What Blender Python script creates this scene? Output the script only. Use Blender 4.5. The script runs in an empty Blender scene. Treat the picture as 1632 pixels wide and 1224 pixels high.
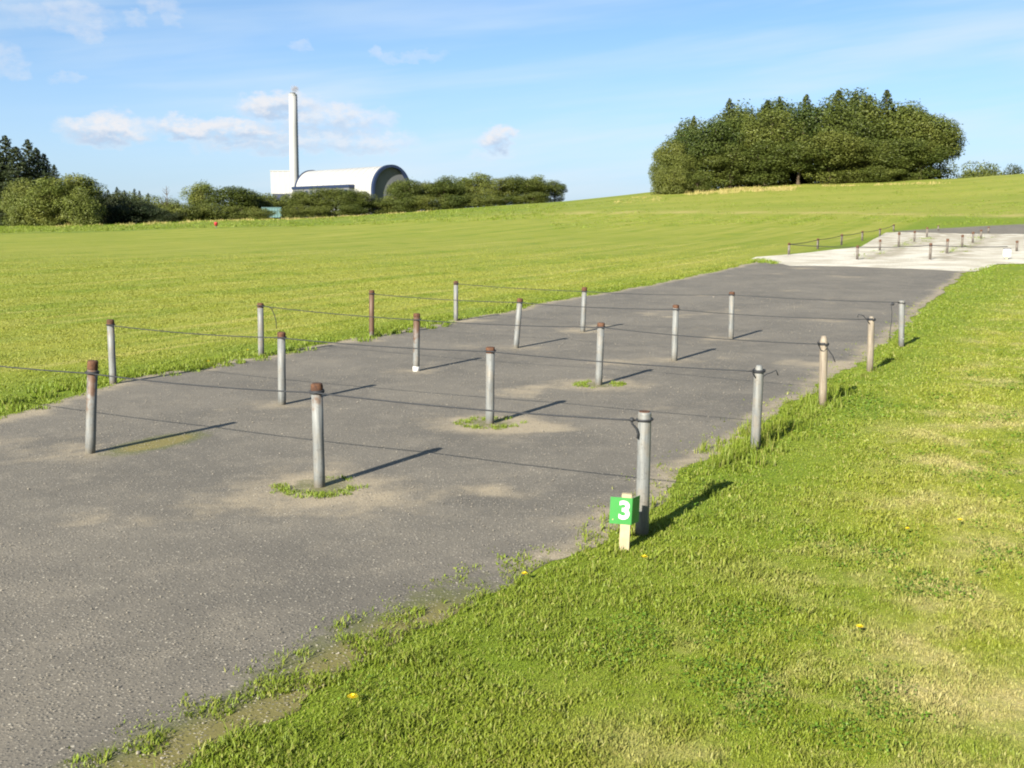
import bpy, bmesh, math, random
import numpy as np
from mathutils import Vector, Matrix
random.seed(7); rng = np.random.default_rng(7)
rad = math.radians
sc = bpy.context.scene
COL = sc.collection

# ------------------------------------------------------------------ camera, sky, sun, exposure
CAMH, FPX, PITCH = 1.65, 1722.0, rad(9.115)       # photograph is 1632 px wide
cd = bpy.data.cameras.new('camera'); cam = bpy.data.objects.new('camera', cd); COL.objects.link(cam)
cam.location = (0, 0, CAMH); cam.rotation_euler = (rad(90) - PITCH, 0, 0)
cd.sensor_width = 36; cd.lens = 36 * FPX / 1632; cd.clip_start = .05; cd.clip_end = 12000
sc.camera = cam
SUN_EL, SUN_AZ = rad(27.0), rad(211.5)            # azimuth clockwise from +Y
sv = sc.view_settings
sv.view_transform = 'Standard'; sv.look = 'None'; sv.gamma = 1; sv.use_curve_mapping = False
sv.exposure = 1.85
sd = bpy.data.lights.new('sun', 'SUN'); sd.energy = 5.0; sd.angle = rad(.5); sd.color = (1, .93, .80)
so = bpy.data.objects.new('sun', sd); COL.objects.link(so)
tosun = Vector((math.sin(SUN_AZ) * math.cos(SUN_EL), math.cos(SUN_AZ) * math.cos(SUN_EL), math.sin(SUN_EL)))
so.rotation_euler = tosun.to_track_quat('Z', 'Y').to_euler(); so.location = tosun * 50
SKY_STRENGTH = .05
sc.cycles.filter_width = 2.0


def dirpx(px, py):
    """pixel of the photograph -> (X/Y, Z/Y) of its viewing direction"""
    a = (px - 816) / FPX; b = (612 - py) / FPX
    dy = math.cos(PITCH) + b * math.sin(PITCH); dz = -math.sin(PITCH) + b * math.cos(PITCH)
    return a / dy, dz / dy


class NT:
    """small helper for node trees"""
    def __init__(s, tree):
        s.t = tree; s.n = tree.nodes; s.l = tree.links
    def node(s, typ, **kw):
        n = s.n.new(typ)
        for k, v in kw.items(): setattr(n, k, v)
        return n
    def put(s, sock, v):
        if hasattr(v, 'node'): s.l.new(v, sock)
        elif isinstance(v, (tuple, list)) and len(v) == 3 and sock.type == 'RGBA': sock.default_value = (*v, 1)
        else: sock.default_value = v
    def math(s, op, a, b=None, c=None, clamp=False):
        n = s.node('ShaderNodeMath', operation=op); n.use_clamp = clamp
        for i, v in enumerate((a, b, c)):
            if v is not None: s.put(n.inputs[i], v)
        return n.outputs[0]
    def vmath(s, op, a, b=None):
        n = s.node('ShaderNodeVectorMath', operation=op); s.put(n.inputs[0], a)
        if b is not None: s.put(n.inputs[1], b)
        return n.outputs['Value'] if op in ('DOT_PRODUCT', 'LENGTH') else n.outputs[0]
    def noise(s, vec, scale, detail=3, rough=.55, col=False, dist=0):
        n = s.node('ShaderNodeTexNoise'); s.put(n.inputs['Vector'], vec)
        n.inputs['Scale'].default_value = scale; n.inputs['Detail'].default_value = detail
        n.inputs['Roughness'].default_value = rough; n.inputs['Distortion'].default_value = dist
        return n.outputs['Color' if col else 'Fac']
    def voro(s, vec, scale, feature='F1'):
        n = s.node('ShaderNodeTexVoronoi', feature=feature); s.put(n.inputs['Vector'], vec)
        n.inputs['Scale'].default_value = scale
        return n.outputs
    def mix(s, f, a, b, blend='MIX'):
        n = s.node('ShaderNodeMix', data_type='RGBA', blend_type=blend); n.clamp_factor = True
        s.put(n.inputs[0], f); s.put(n.inputs[6], a); s.put(n.inputs[7], b)
        return n.outputs[2]
    def ramp(s, v, lo, hi, a=0., b=1., smooth=True):
        n = s.node('ShaderNodeMapRange', interpolation_type='SMOOTHSTEP' if smooth else 'LINEAR'); s.put(n.inputs[0], v)
        n.inputs[1].default_value = lo; n.inputs[2].default_value = hi
        n.inputs[3].default_value = a; n.inputs[4].default_value = b
        return n.outputs[0]
    def comb(s, x, y, z):
        n = s.node('ShaderNodeCombineXYZ')
        for i, v in enumerate((x, y, z)): s.put(n.inputs[i], v)
        return n.outputs[0]
    def sep(s, v):
        n = s.node('ShaderNodeSeparateXYZ'); s.put(n.inputs[0], v); return n.outputs
    def pos(s): return s.node('ShaderNodeNewGeometry').outputs['Position']
    def attr(s, name, typ='GEOMETRY'):
        return s.node('ShaderNodeAttribute', attribute_name=name, attribute_type=typ).outputs['Fac']
    def bump(s, h, strength, dist):
        n = s.node('ShaderNodeBump'); s.put(n.inputs['Height'], h)
        n.inputs['Strength'].default_value = strength; n.inputs['Distance'].default_value = dist
        return n.outputs[0]


# sky with cirrus and small cumulus, laid out by compass direction and elevation
w = bpy.data.worlds.new('World'); sc.world = w; w.use_nodes = True
w.node_tree.nodes.clear(); W = NT(w.node_tree)
sky = W.node('ShaderNodeTexSky', sky_type='NISHITA'); sky.sun_disc = False
sky.sun_elevation = SUN_EL; sky.sun_rotation = SUN_AZ
sky.air_density = .6; sky.dust_density = 1.0; sky.ozone_density = 4.0
dv = W.vmath('NORMALIZE', W.node('ShaderNodeTexCoord').outputs['Generated'])
dx, dy, dz = W.sep(dv)
az = W.math('ARCTAN2', dx, dy); el = W.math('ARCSINE', dz)
flat = W.comb(az, el, 0.)
skyc = W.mix(.16, sky.outputs[0], (2.4, 4.8, 5.7))      # thin even veil
# thin high cloud, everywhere: long streaks
tilt = W.math('SUBTRACT', el, W.math('MULTIPLY', az, .10))
sv1 = W.comb(W.math('MULTIPLY', az, 2.6), W.math('MULTIPLY', tilt, 26.), 3.3)
cir = W.noise(sv1, 1.0, 4, .55, dist=.25)
broad = W.noise(W.comb(W.math('MULTIPLY', az, 2.2), W.math('MULTIPLY', el, 7.), 8.7), 1., 2, .5)
cirf = W.math('MULTIPLY', W.ramp(cir, .36, .72), W.ramp(broad, .20, .56))
cirf = W.math('MULTIPLY', cirf, W.ramp(el, 0., .9, .62, .34))
CLOUD = (4.2, 4.85, 5.4)
skyc = W.mix(W.ramp(W.math('ABSOLUTE', el), .17, 0., 0., .5), skyc, (3.6, 4.5, 5.3))      # pale air low down, all round
skyc = W.mix(cirf, skyc, CLOUD)
# cumulus: (px, py, half width px, half height px, density) in the photograph's scale
puffs = [(168, 208, 74, 24, 1.), (300, 204, 62, 24, 1.05), (385, 208, 90, 22, .95), (440, 166, 70, 22, 1.), (520, 190, 110, 28, .8),
         (600, 192, 40, 16, .55), (560, 222, 110, 22, .7), (440, 222, 150, 24, .75), (793, 220, 34, 20, 1.), (785, 244, 40, 9, .3),
         (120, 20, 50, 20, .42), (135, 44, 38, 14, .40), (250, 6, 34, 14, .36), (275, 26, 12, 14, .28), (212, 32, 22, 12, .3), (40, 20, 40, 16, .25),
         (8, 95, 30, 24, .36), (112, 127, 28, 10, .26), (478, 78, 20, 11, .3), (603, 84, 16, 14, .36), (20, 120, 30, 10, .3), (650, 88, 60, 8, .25),
         (-180, 180, 120, 30, .8), (-420, 120, 160, 40, .8), (-650, 215, 150, 26, .7), (1990, 250, 120, 22, .5), (2300, 190, 140, 30, .6)]
nzc = W.noise(W.vmath('MULTIPLY', flat, (1., 1.6, 1.)), 38., 5, .62, col=True)
warp = W.vmath('SCALE', W.vmath('SUBTRACT', nzc, (.5, .5, .5))); warp.node.inputs['Scale'].default_value = .035
wx, wy, _ = W.sep(W.vmath('ADD', flat, warp))
det = W.noise(W.vmath('MULTIPLY', flat, (1., 1.7, 1.)), 75., 5, .65)
dens = None; under = None
for (px, py, hw, hh, k) in puffs:
    tx, tz = dirpx(px, py); a0 = math.atan(tx); e0 = math.atan(tz * math.cos(a0))
    ex = W.math('DIVIDE', W.math('SUBTRACT', wx, a0), hw / FPX * 1.05)
    ey = W.math('DIVIDE', W.math('SUBTRACT', wy, e0), hh / FPX * 1.05)
    r2 = W.math('ADD', W.math('MULTIPLY', ex, ex), W.math('MULTIPLY', ey, ey))
    m = W.math('MULTIPLY', W.ramp(r2, 1.15, .1), k)
    d2 = W.math('MULTIPLY', m, W.ramp(ey, .15, -.6))
    dens = m if dens is None else W.math('MAXIMUM', dens, m)
    under = d2 if under is None else W.math('MAXIMUM', under, d2)
cumf = W.math('MULTIPLY', dens, W.ramp(det, .25, .62, .35, 1.05), clamp=True)
cumc = W.mix(under, (4.75, 4.85, 5.1), (2.7, 3.5, 4.6))
skyc = W.mix(cumf, skyc, cumc)
bg = W.node('ShaderNodeBackground'); W.put(bg.inputs[0], skyc); bg.inputs[1].default_value = SKY_STRENGTH
W.l.new(bg.outputs[0], W.node('ShaderNodeOutputWorld').inputs[0])

# ------------------------------------------------------------------ helpers
def tag(o, label=None, cat=None, group=None, kind=None):
    if label: o['label'] = label
    if cat: o['category'] = cat
    if group: o['group'] = group
    if kind: o['kind'] = kind
    return o

def empty(name, loc=(0, 0, 0), rz=0):
    o = bpy.data.objects.new(name, None); COL.objects.link(o); o.location = loc; o.rotation_euler = (0, 0, rz)
    o.empty_display_size = .1
    return o

def link(name, me, m, parent=None):
    o = bpy.data.objects.new(name, me); COL.objects.link(o)
    if m and not me.materials: me.materials.append(m)
    if parent: o.parent = parent
    return o

def obj(name, bm, m, parent=None, smooth=False):
    me = bpy.data.meshes.new(name); bm.to_mesh(me); bm.free()
    if smooth: me.polygons.foreach_set('use_smooth', [True] * len(me.polygons))
    return link(name, me, m, parent)

def npmesh(name, V, F, attrs=None, smooth=False):
    """V (n,3), F list of int arrays (k, 3 or 4)"""
    me = bpy.data.meshes.new(name)
    me.vertices.add(len(V)); me.vertices.foreach_set('co', np.ascontiguousarray(V, np.float32).ravel())
    tot = np.concatenate([np.full(len(f), f.shape[1]) for f in F]); idx = np.concatenate([f.ravel() for f in F])
    me.loops.add(len(idx)); me.loops.foreach_set('vertex_index', idx.astype(np.int32))
    me.polygons.add(len(tot)); st = np.concatenate([[0], np.cumsum(tot)[:-1]])
    me.polygons.foreach_set('loop_start', st.astype(np.int32))
    me.polygons.foreach_set('use_smooth', np.full(len(tot), smooth))
    for k, a in (attrs or {}).items():
        at = me.attributes.new(k, 'FLOAT', 'POINT'); at.data.foreach_set('value', np.ascontiguousarray(a, np.float32))
    me.update(calc_edges=True); me.validate()
    return me

def bx(bm, x0, x1, y0, y1, z0, z1):
    vs = [bm.verts.new(p) for p in ((x0, y0, z0), (x1, y0, z0), (x1, y1, z0), (x0, y1, z0), (x0, y0, z1), (x1, y0, z1), (x1, y1, z1), (x0, y1, z1))]
    for f in ((3, 2, 1, 0), (4, 5, 6, 7), (0, 1, 5, 4), (1, 2, 6, 5), (2, 3, 7, 6), (3, 0, 4, 7)): bm.faces.new([vs[i] for i in f])
    return vs

def lathe(bm, prof, n=20, jit=0., capb=True, capt=True):
    rings = []
    for r, z in prof:
        rings.append([bm.verts.new((r * math.cos(2 * math.pi * i / n) + random.uniform(-jit, jit), r * math.sin(2 * math.pi * i / n) + random.uniform(-jit, jit), z)) for i in range(n)])
    for a, b in zip(rings, rings[1:]):
        for i in range(n): bm.faces.new((a[i], a[(i + 1) % n], b[(i + 1) % n], b[i]))
    if capt: bm.faces.new(rings[-1])
    if capb: bm.faces.new(list(reversed(rings[0])))

def tube(bm, pts, r, n=8, taper=None):
    pts = [Vector(p) for p in pts]; rings = []; up = Vector((.13, .21, 1)).normalized()
    for i, p in enumerate(pts):
        t = (pts[min(i + 1, len(pts) - 1)] - pts[max(i - 1, 0)]).normalized()
        u = up.cross(t)
        if u.length < .1: u = Vector((1, 0, 0)).cross(t)
        u.normalize(); v = t.cross(u)
        rr = r if taper is None else r * (1 + (taper - 1) * i / (len(pts) - 1))
        rings.append([bm.verts.new(p + (u * math.cos(2 * math.pi * k / n) + v * math.sin(2 * math.pi * k / n)) * rr) for k in range(n)])
    for a, b in zip(rings, rings[1:]):
        for i in range(n): bm.faces.new((a[i], a[(i + 1) % n], b[(i + 1) % n], b[i]))
    bm.faces.new(list(reversed(rings[0]))); bm.faces.new(rings[-1])

_tab = rng.random((256, 256))
def vnoise(x, y):
    xi = np.floor(x).astype(int); yi = np.floor(y).astype(int); fx = x - xi; fy = y - yi
    fx = fx * fx * (3 - 2 * fx); fy = fy * fy * (3 - 2 * fy)
    g = lambda i, j: _tab[(xi + i) % 256, (yi + j) % 256]
    return (g(0, 0) * (1 - fx) + g(1, 0) * fx) * (1 - fy) + (g(0, 1) * (1 - fx) + g(1, 1) * fx) * fy
def fbm(x, y, s=1., o=4):
    r = 0; a = .5; t = 0
    x = np.asarray(x, float) * s; y = np.asarray(y, float) * s
    for k in range(o):
        r = r + a * vnoise(x * 2 ** k + 17.3 * k, y * 2 ** k + 5.1 * k); t += a; a *= .5
    return r / t
def sstep(x, a, b):
    t = np.clip((np.asarray(x, float) - a) / (b - a), 0, 1); return t * t * (3 - 2 * t)

# ------------------------------------------------------------------ lie of the land
R0, RC = 22., 118.
_sk = [(-260, 363), (0, 360), (200, 357), (400, 348), (500, 346), (640, 337), (780, 327), (900, 319), (1040, 304), (1200, 295), (1300, 291), (1530, 284), (1632, 277), (1850, 270)]
_saz, _szs = [], []
for px, py in _sk:
    tx, tz = dirpx(px, py); a = math.atan(tx); _saz.append(a); _szs.append(CAMH + RC * tz * math.cos(a))
_saz = [-math.pi, -1.2] + _saz + [1.5, math.pi]; _szs = [0, 0] + _szs + [2.5, 0]
def terrain(x, y):
    x = np.asarray(x, float); y = np.asarray(y, float)
    d = np.hypot(x, y); a = np.arctan2(x, y)
    zs = np.interp(a, _saz, _szs)
    A = zs * np.clip((d - R0) / (RC - R0), 0, 2) ** 2.1
    B = np.maximum(zs + .25 - .03 * (d - RC), -8)
    k = .5; h = np.clip(.5 + .5 * (B - A) / k, 0, 1)
    z = B * (1 - h) + A * h - k * h * (1 - h)
    z = z + (fbm(x, y, .05, 3) - .5) * .5 * sstep(d, 30, 90)
    return np.where(d < R0, 0, z)
def tz1(x, y): return float(terrain(np.array([x]), np.array([y]))[0])
def ground_px(px, py, h=0):
    """where the view ray through a pixel meets the ground"""
    tx, tz = dirpx(px, py); lo, hi = 1.5, None
    Y = 1.5
    while Y < 400:
        Y2 = Y * 1.01
        if CAMH + tz * Y2 <= tz1(tx * Y2, Y2) + h: hi = Y2; break
        Y = Y2
    if hi is None: hi = Y = 120.
    lo = Y
    for _ in range(30):
        m = (lo + hi) / 2
        if CAMH + tz * m <= tz1(tx * m, m) + h: hi = m
        else: lo = m
    return tx * hi, hi
def at_depth(px, py, Y):
    tx, tz = dirpx(px, py); return tx * Y, Y, CAMH + tz * Y

# frame of the asphalt strip: u runs along it, v across
OX, OY = -4.834, 8.421; U = np.array([.4699, .8827]); Vv = np.array([.8827, -.4699])
def uv(x, y):
    x = np.asarray(x, float) - OX; y = np.asarray(y, float) - OY
    return x * U[0] + y * U[1], x * Vv[0] + y * Vv[1]
def xy(u, v): return OX + u * U[0] + v * Vv[0], OY + u * U[1] + v * Vv[1]
LE = np.array([(-14, 1.6), (-4, 1.2), (0, .75), (.5, .52), (1.2, .3), (2.1, .0), (2.9, -.2), (3.2, .02), (4.3, -.12), (5.9, -.2), (8.8, -.27), (10.8, -.28), (12.9, -.45), (15.6, -.4), (19.7, -.5), (26.8, -.9), (30, -1.1), (36, -1.2)])
RE = np.array([(-14, 5.6), (-3, 5.87), (-2.3, 6.0), (-1.2, 6.03), (-.5, 6.16), (.5, 6.13), (1.5, 6.07), (3.7, 6.04), (7.5, 6.05), (10.4, 5.95), (15.4, 5.7), (22, 5.45), (28, 5.3), (36, 5.2)])
def ledge(u): return np.interp(u, LE[:, 0], LE[:, 1]) + (fbm(u, u * 0 + 3.3, 1.6, 4) - .5) * .34 + (fbm(u, u * 0 + 9.3, 7, 3) - .5) * .12
def redge(u): return np.interp(u, RE[:, 0], RE[:, 1]) + (fbm(u, u * 0 + 31.7, 1.5, 4) - .5) * .30 + (fbm(u, u * 0 + 12.9, 6, 3) - .5) * .12

# ------------------------------------------------------------------ materials
def mat(name):
    m = bpy.data.materials.new(name); m.use_nodes = True; m.node_tree.nodes.clear(); t = NT(m.node_tree)
    return m, t
def principled(t, color, rough=.8, normal=None, metal=0., spec=.5):
    b = t.node('ShaderNodeBsdfPrincipled'); t.put(b.inputs['Base Color'], color); t.put(b.inputs['Roughness'], rough)
    b.inputs['Metallic'].default_value = metal; b.inputs['Specular IOR Level'].default_value = spec
    if normal is not None: t.put(b.inputs['Normal'], normal)
    t.l.new(b.outputs[0], t.node('ShaderNodeOutputMaterial').inputs[0]); return b
def plain(name, c, rough=.7, var=.25, scale=6., metal=0., spec=.4):
    m, t = mat(name); p = t.node('ShaderNodeTexCoord').outputs['Object']
    n = t.noise(p, scale, 4); c2 = tuple(x * (1 - var) for x in c)
    principled(t, t.mix(t.ramp(n, .3, .7), c2, c), rough, metal=metal, spec=spec); return m

def grass_colour(t, p, tip=None):
    """colour of the turf at a place: the same field is used by the ground sheet and the blades on it"""
    x, y, z = t.sep(p); q = t.comb(x, y, 0.)
    ux = t.math('SUBTRACT', x, OX); uy = t.math('SUBTRACT', y, OY)
    u = t.math('ADD', t.math('MULTIPLY', ux, float(U[0])), t.math('MULTIPLY', uy, float(U[1])))
    v = t.math('ADD', t.math('MULTIPLY', ux, float(Vv[0])), t.math('MULTIPLY', uy, float(Vv[1])))
    strip = t.comb(t.math('MULTIPLY', u, .05), v, 0.)          # drawn out along the mower's run
    fresh, mid, straw = (.120, .166, .010), (.186, .206, .022), (.330, .280, .125)
    c = t.mix(t.ramp(t.noise(q, .55, 4), .36, .64), fresh, mid)
    dry = t.math('MAXIMUM', t.ramp(t.noise(q, .9, 5, .62), .47, .68), t.math('MULTIPLY', t.ramp(t.noise(q, 3.6, 4, .65), .52, .70), .7))
    side = t.ramp(v, 6.35, 7.6)                                 # the walked lawn beyond the strip is drier
    c = t.mix(t.math('MULTIPLY', dry, t.math('ADD', t.math('MULTIPLY', side, .80), .14)), c, straw)
    fld = t.ramp(v, -.3, -1.6)
    band = t.noise(strip, .95, 3, .6)
    wv = t.math('SINE', t.math('MULTIPLY', v, 2 * math.pi / 3.3))
    c = t.mix(t.math('MULTIPLY', fld, t.ramp(t.math('ADD', band, t.math('MULTIPLY', wv, .07)), .38, .60, 0., .85)), c, (.215, .222, .036))
    c = t.mix(t.math('MULTIPLY', fld, t.ramp(t.noise(strip, 2.4, 2, .5), .56, .68, 0., .6)), c, (.300, .272, .078))
    c = t.mix(t.math('MULTIPLY', fld, t.ramp(t.noise(strip, 1.7, 2, .5), .56, .72, 0., .6)), c, (.118, .162, .012))
    c = t.mix(t.math('MULTIPLY', fld, t.ramp(t.noise(q, .11, 4, .6), .45, .68, 0., .4)), c, (.125, .172, .012))
    edge = t.math('MAXIMUM', t.ramp(v, -1.5, -.5, 0., 1.), 0.)
    inb = t.ramp(v, 7.3, 6.4)
    c = t.mix(t.math('MULTIPLY', t.math('MULTIPLY', edge, inb), .7), c, (.096, .150, .008))
    return c, q

def m_turf():
    m, t = mat('turf'); p = t.pos(); c, q = grass_colour(t, p)
    rough = t.attr('rough'); line = t.attr('straw_line')
    gx, gy, gz = t.sep(q); lev = t.comb(t.math('MULTIPLY', gx, .018), t.math('MULTIPLY', gy, .22), 0.)
    hill = t.ramp(gx, -5., 15.)
    rc = t.mix(t.ramp(t.noise(q, .16, 4), .35, .65), (.098, .146, .012), (.140, .168, .022))
    rc = t.mix(t.math('MULTIPLY', hill, t.ramp(t.noise(lev, 1., 3, .6), .36, .62, .25, .95)), rc, (.200, .208, .038))
    rc = t.mix(t.ramp(t.noise(q, .5, 5, .7), .58, .75, 0., .45), rc, (.22, .19, .06))
    c = t.mix(rough, c, rc); c = t.mix(line, c, (.30, .25, .095))
    f = t.noise(q, 34., 4, .7); g = t.noise(q, 2.2, 5, .7)
    c = t.mix(t.ramp(f, .35, .7, .38, 0.), c, (.05, .06, .01))
    far = t.ramp(t.vmath('LENGTH', q), 14., 45.); h = t.math('ADD', t.math('MULTIPLY', t.noise(q, 150., 3, .7), .012), t.math('MULTIPLY', far, t.math('ADD', t.math('MULTIPLY', f, .035), t.math('MULTIPLY', g, .10))))
    nm = t.node('ShaderNodeBump'); t.put(nm.inputs['Height'], h); nm.inputs['Strength'].default_value = .6; nm.inputs['Distance'].default_value = 1.
    c = t.mix(t.math('MULTIPLY', far, t.ramp(t.noise(q, .7, 5, .75), .42, .66, 0., .35)), c, (.105, .140, .014))
    principled(t, c, .85, nm.outputs[0], spec=.15); return m

def m_blade(name, dryness=0., green=None, calm=False):
    m, t = mat(name); p = t.pos(); c, q = grass_colour(t, p)
    r = t.attr('rnd'); hgt = t.attr('tip')
    if green: c = t.mix(.75, c, green)
    c = t.mix(t.ramp(r, .74, .98, 0., .25 if calm else .6), c, (.26, .225, .085))
    c = t.mix(t.ramp(r, .25, 0., 0., .2 if calm else .5), c, (.065, .13, .006))
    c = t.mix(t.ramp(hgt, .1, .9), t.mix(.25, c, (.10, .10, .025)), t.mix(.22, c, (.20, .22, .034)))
    if dryness: c = t.mix(dryness, c, (.34, .27, .11))
    d = t.node('ShaderNodeBsdfPrincipled'); t.put(d.inputs['Base Color'], c); d.inputs['Roughness'].default_value = .55
    d.inputs['Specular IOR Level'].default_value = .25
    tr = t.node('ShaderNodeBsdfTranslucent'); t.put(tr.inputs[0], t.mix(.5, c, (.18, .22, .013)))
    mx = t.node('ShaderNodeMixShader'); mx.inputs[0].default_value = .3
    t.l.new(d.outputs[0], mx.inputs[1]); t.l.new(tr.outputs[0], mx.inputs[2])
    t.l.new(mx.outputs[0], t.node('ShaderNodeOutputMaterial').inputs[0]); return m

def m_asphalt():
    m, t = mat('asphalt'); p = t.pos(); x, y, z = t.sep(p); q = t.comb(x, y, 0.)
    big = t.noise(q, .7, 5, .6); md = t.noise(q, 3.2, 5, .65); fi = t.noise(q, 210., 2, .6); gr = t.noise(q, 85., 3, .75)
    c = t.mix(t.ramp(big, .34, .66), (.084, .076, .062), (.124, .111, .089))
    c = t.mix(t.ramp(md, .47, .68, 0., .6), c, (.158, .140, .110))
    c = t.mix(t.ramp(gr, .36, .66, .55, 0.), c, (.050, .045, .040))
    dirt = t.attr('dirt'); moss = t.attr('moss')
    dn = t.math('ADD', dirt, t.math('MULTIPLY', t.math('SUBTRACT', t.noise(q, 5., 6, .72), .5), 1.1))
    c = t.mix(t.ramp(dn, .22, .9, 0., .85), c, (.225, .188, .130))
    mn = t.math('ADD', moss, t.math('MULTIPLY', t.math('SUBTRACT', t.noise(q, 11., 6, .75), .5), 1.5))
    c = t.mix(t.ramp(mn, .30, .85, 0., .85), c, t.mix(t.ramp(moss, .75, 1.1), (.066, .070, .020), (.118, .100, .020)))
    v1 = t.voro(q, 78.); v2 = t.voro(t.vmath('ADD', q, (3.1, 7.7, 0.)), 34.)
    cr = t.sep(v1['Color'])
    sp = t.math('MULTIPLY', t.ramp(v1['Distance'], .46, .24), t.ramp(cr[0], .55, .95))
    c = t.mix(t.math('MULTIPLY', sp, .6), c, (.29, .265, .22))
    dk = t.math('MULTIPLY', t.ramp(v1['Distance'], .5, .25), t.ramp(cr[1], .6, .9))
    c = t.mix(t.math('MULTIPLY', dk, .6), c, (.035, .033, .032))
    s2 = t.math('MULTIPLY', t.ramp(v2['Distance'], .24, .12), t.ramp(t.sep(v2['Color'])[0], .84, .93))
    c = t.mix(t.math('MULTIPLY', s2, .7), c, (.36, .33, .27))
    h = t.math('ADD', t.math('MULTIPLY', t.math('MULTIPLY', t.ramp(v1['Distance'], .6, .0), cr[2]), .9), t.math('ADD', t.math('MULTIPLY', fi, .5), t.math('MULTIPLY', s2, .6)))
    principled(t, c, .8, t.bump(h, .55, .006), spec=.35); return m

def m_gravel():
    m, t = mat('pale_gravel'); p = t.pos(); x, y, z = t.sep(p); q = t.comb(x, y, 0.)
    n = t.noise(q, .8, 5, .65); f = t.noise(q, 14., 4, .7)
    c = t.mix(t.ramp(n, .36, .62), (.58, .56, .50), (.40, .375, .315))
    c = t.mix(t.ramp(f, .4, .75, .35, 0.), c, (.20, .18, .14))
    c = t.mix(t.math('MULTIPLY', t.attr('worn'), t.ramp(t.noise(q, 1.6, 4), .3, .6)), c, (.215, .192, .145))
    principled(t, c, .9, t.bump(t.math('ADD', f, t.noise(q, 3., 4, .7)), .8, .12), spec=.2); return m

def m_post():
    m, t = mat('weathered_post'); p = t.node('ShaderNodeTexCoord').outputs['Object']; w_ = t.pos()
    x, y, z = t.sep(p); rust = t.attr('rust', 'OBJECT'); wood = t.attr('wood', 'OBJECT')
    st = t.noise(t.vmath('ADD', t.vmath('MULTIPLY', p, (60., 60., 5.)), t.vmath('MULTIPLY', w_, (.9, .9, 0.))), 1., 4, .6)
    bl = t.noise(t.vmath('ADD', t.vmath('MULTIPLY', p, (14., 14., 9.)), t.vmath('MULTIPLY', w_, (1.7, 1.7, 0.))), 1., 5, .65)
    c = t.mix(t.ramp(st, .3, .7), (.082, .088, .090), (.138, .143, .138))
    c = t.mix(t.ramp(bl, .44, .70, 0., .45), c, (.135, .108, .072)); c = t.mix(t.ramp(t.noise(t.vmath('ADD', p, w_), 26., 4, .7), .54, .70, 0., .55), c, (.050, .048, .045))
    hr = t.ramp(z, .05, .6, -.25, .12)
    c = t.mix(t.ramp(t.math('ADD', t.math('ADD', bl, hr), t.math('SUBTRACT', rust, .5)), .55, .80, 0., .92), c, t.mix(st, (.030, .015, .009), (.088, .042, .019)))
    c = t.mix(wood, c, t.mix(t.ramp(st, .3, .7), (.15, .105, .06), (.23, .175, .105)))
    c = t.mix(t.ramp(z, .06, 0., 0., .5), c, (.14, .12, .085))
    fn = t.noise(p, 120., 3)
    principled(t, c, .6, t.bump(t.math('ADD', st, t.math('MULTIPLY', fn, .4)), .3, .004), spec=.35); return m

def m_rust():
    m, t = mat('rust'); p = t.pos()
    n = t.noise(p, 45., 5, .7); n2 = t.noise(p, 9., 3)
    c = t.mix(t.ramp(n, .32, .68), (.032, .017, .012), (.088, .040, .020)); c = t.mix(t.ramp(n2, .45, .7, 0., .5), c, (.10, .055, .034))
    principled(t, c, .85, t.bump(n, .6, .004), spec=.2); return m

def m_bark(): return plain('bark', (.085, .065, .045), .9, .5, 3., spec=.1)

def m_leaf(name, a, b, hi):
    m, t = mat(name); p = t.pos(); r = t.attr('rnd')
    oi = t.node('ShaderNodeObjectInfo').outputs['Random']
    c = t.mix(t.ramp(r, .1, .9, smooth=False), a, b); c = t.mix(t.ramp(t.noise(p, .55, 3), .45, .75, 0., .7), c, hi)
    c = t.mix(t.math('MULTIPLY', oi, .45), c, hi); c = t.mix(t.ramp(t.noise(p, .22, 2), .45, .65, 0., .45), c, a)
    d = t.node('ShaderNodeBsdfPrincipled'); t.put(d.inputs['Base Color'], c); d.inputs['Roughness'].default_value = .55
    d.inputs['Specular IOR Level'].default_value = .25
    tr = t.node('ShaderNodeBsdfTranslucent'); t.put(tr.inputs[0], c)
    mx = t.node('ShaderNodeMixShader'); mx.inputs[0].default_value = .25
    t.l.new(d.outputs[0], mx.inputs[1]); t.l.new(tr.outputs[0], mx.inputs[2])
    t.l.new(mx.outputs[0], t.node('ShaderNodeOutputMaterial').inputs[0]); return m

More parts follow.
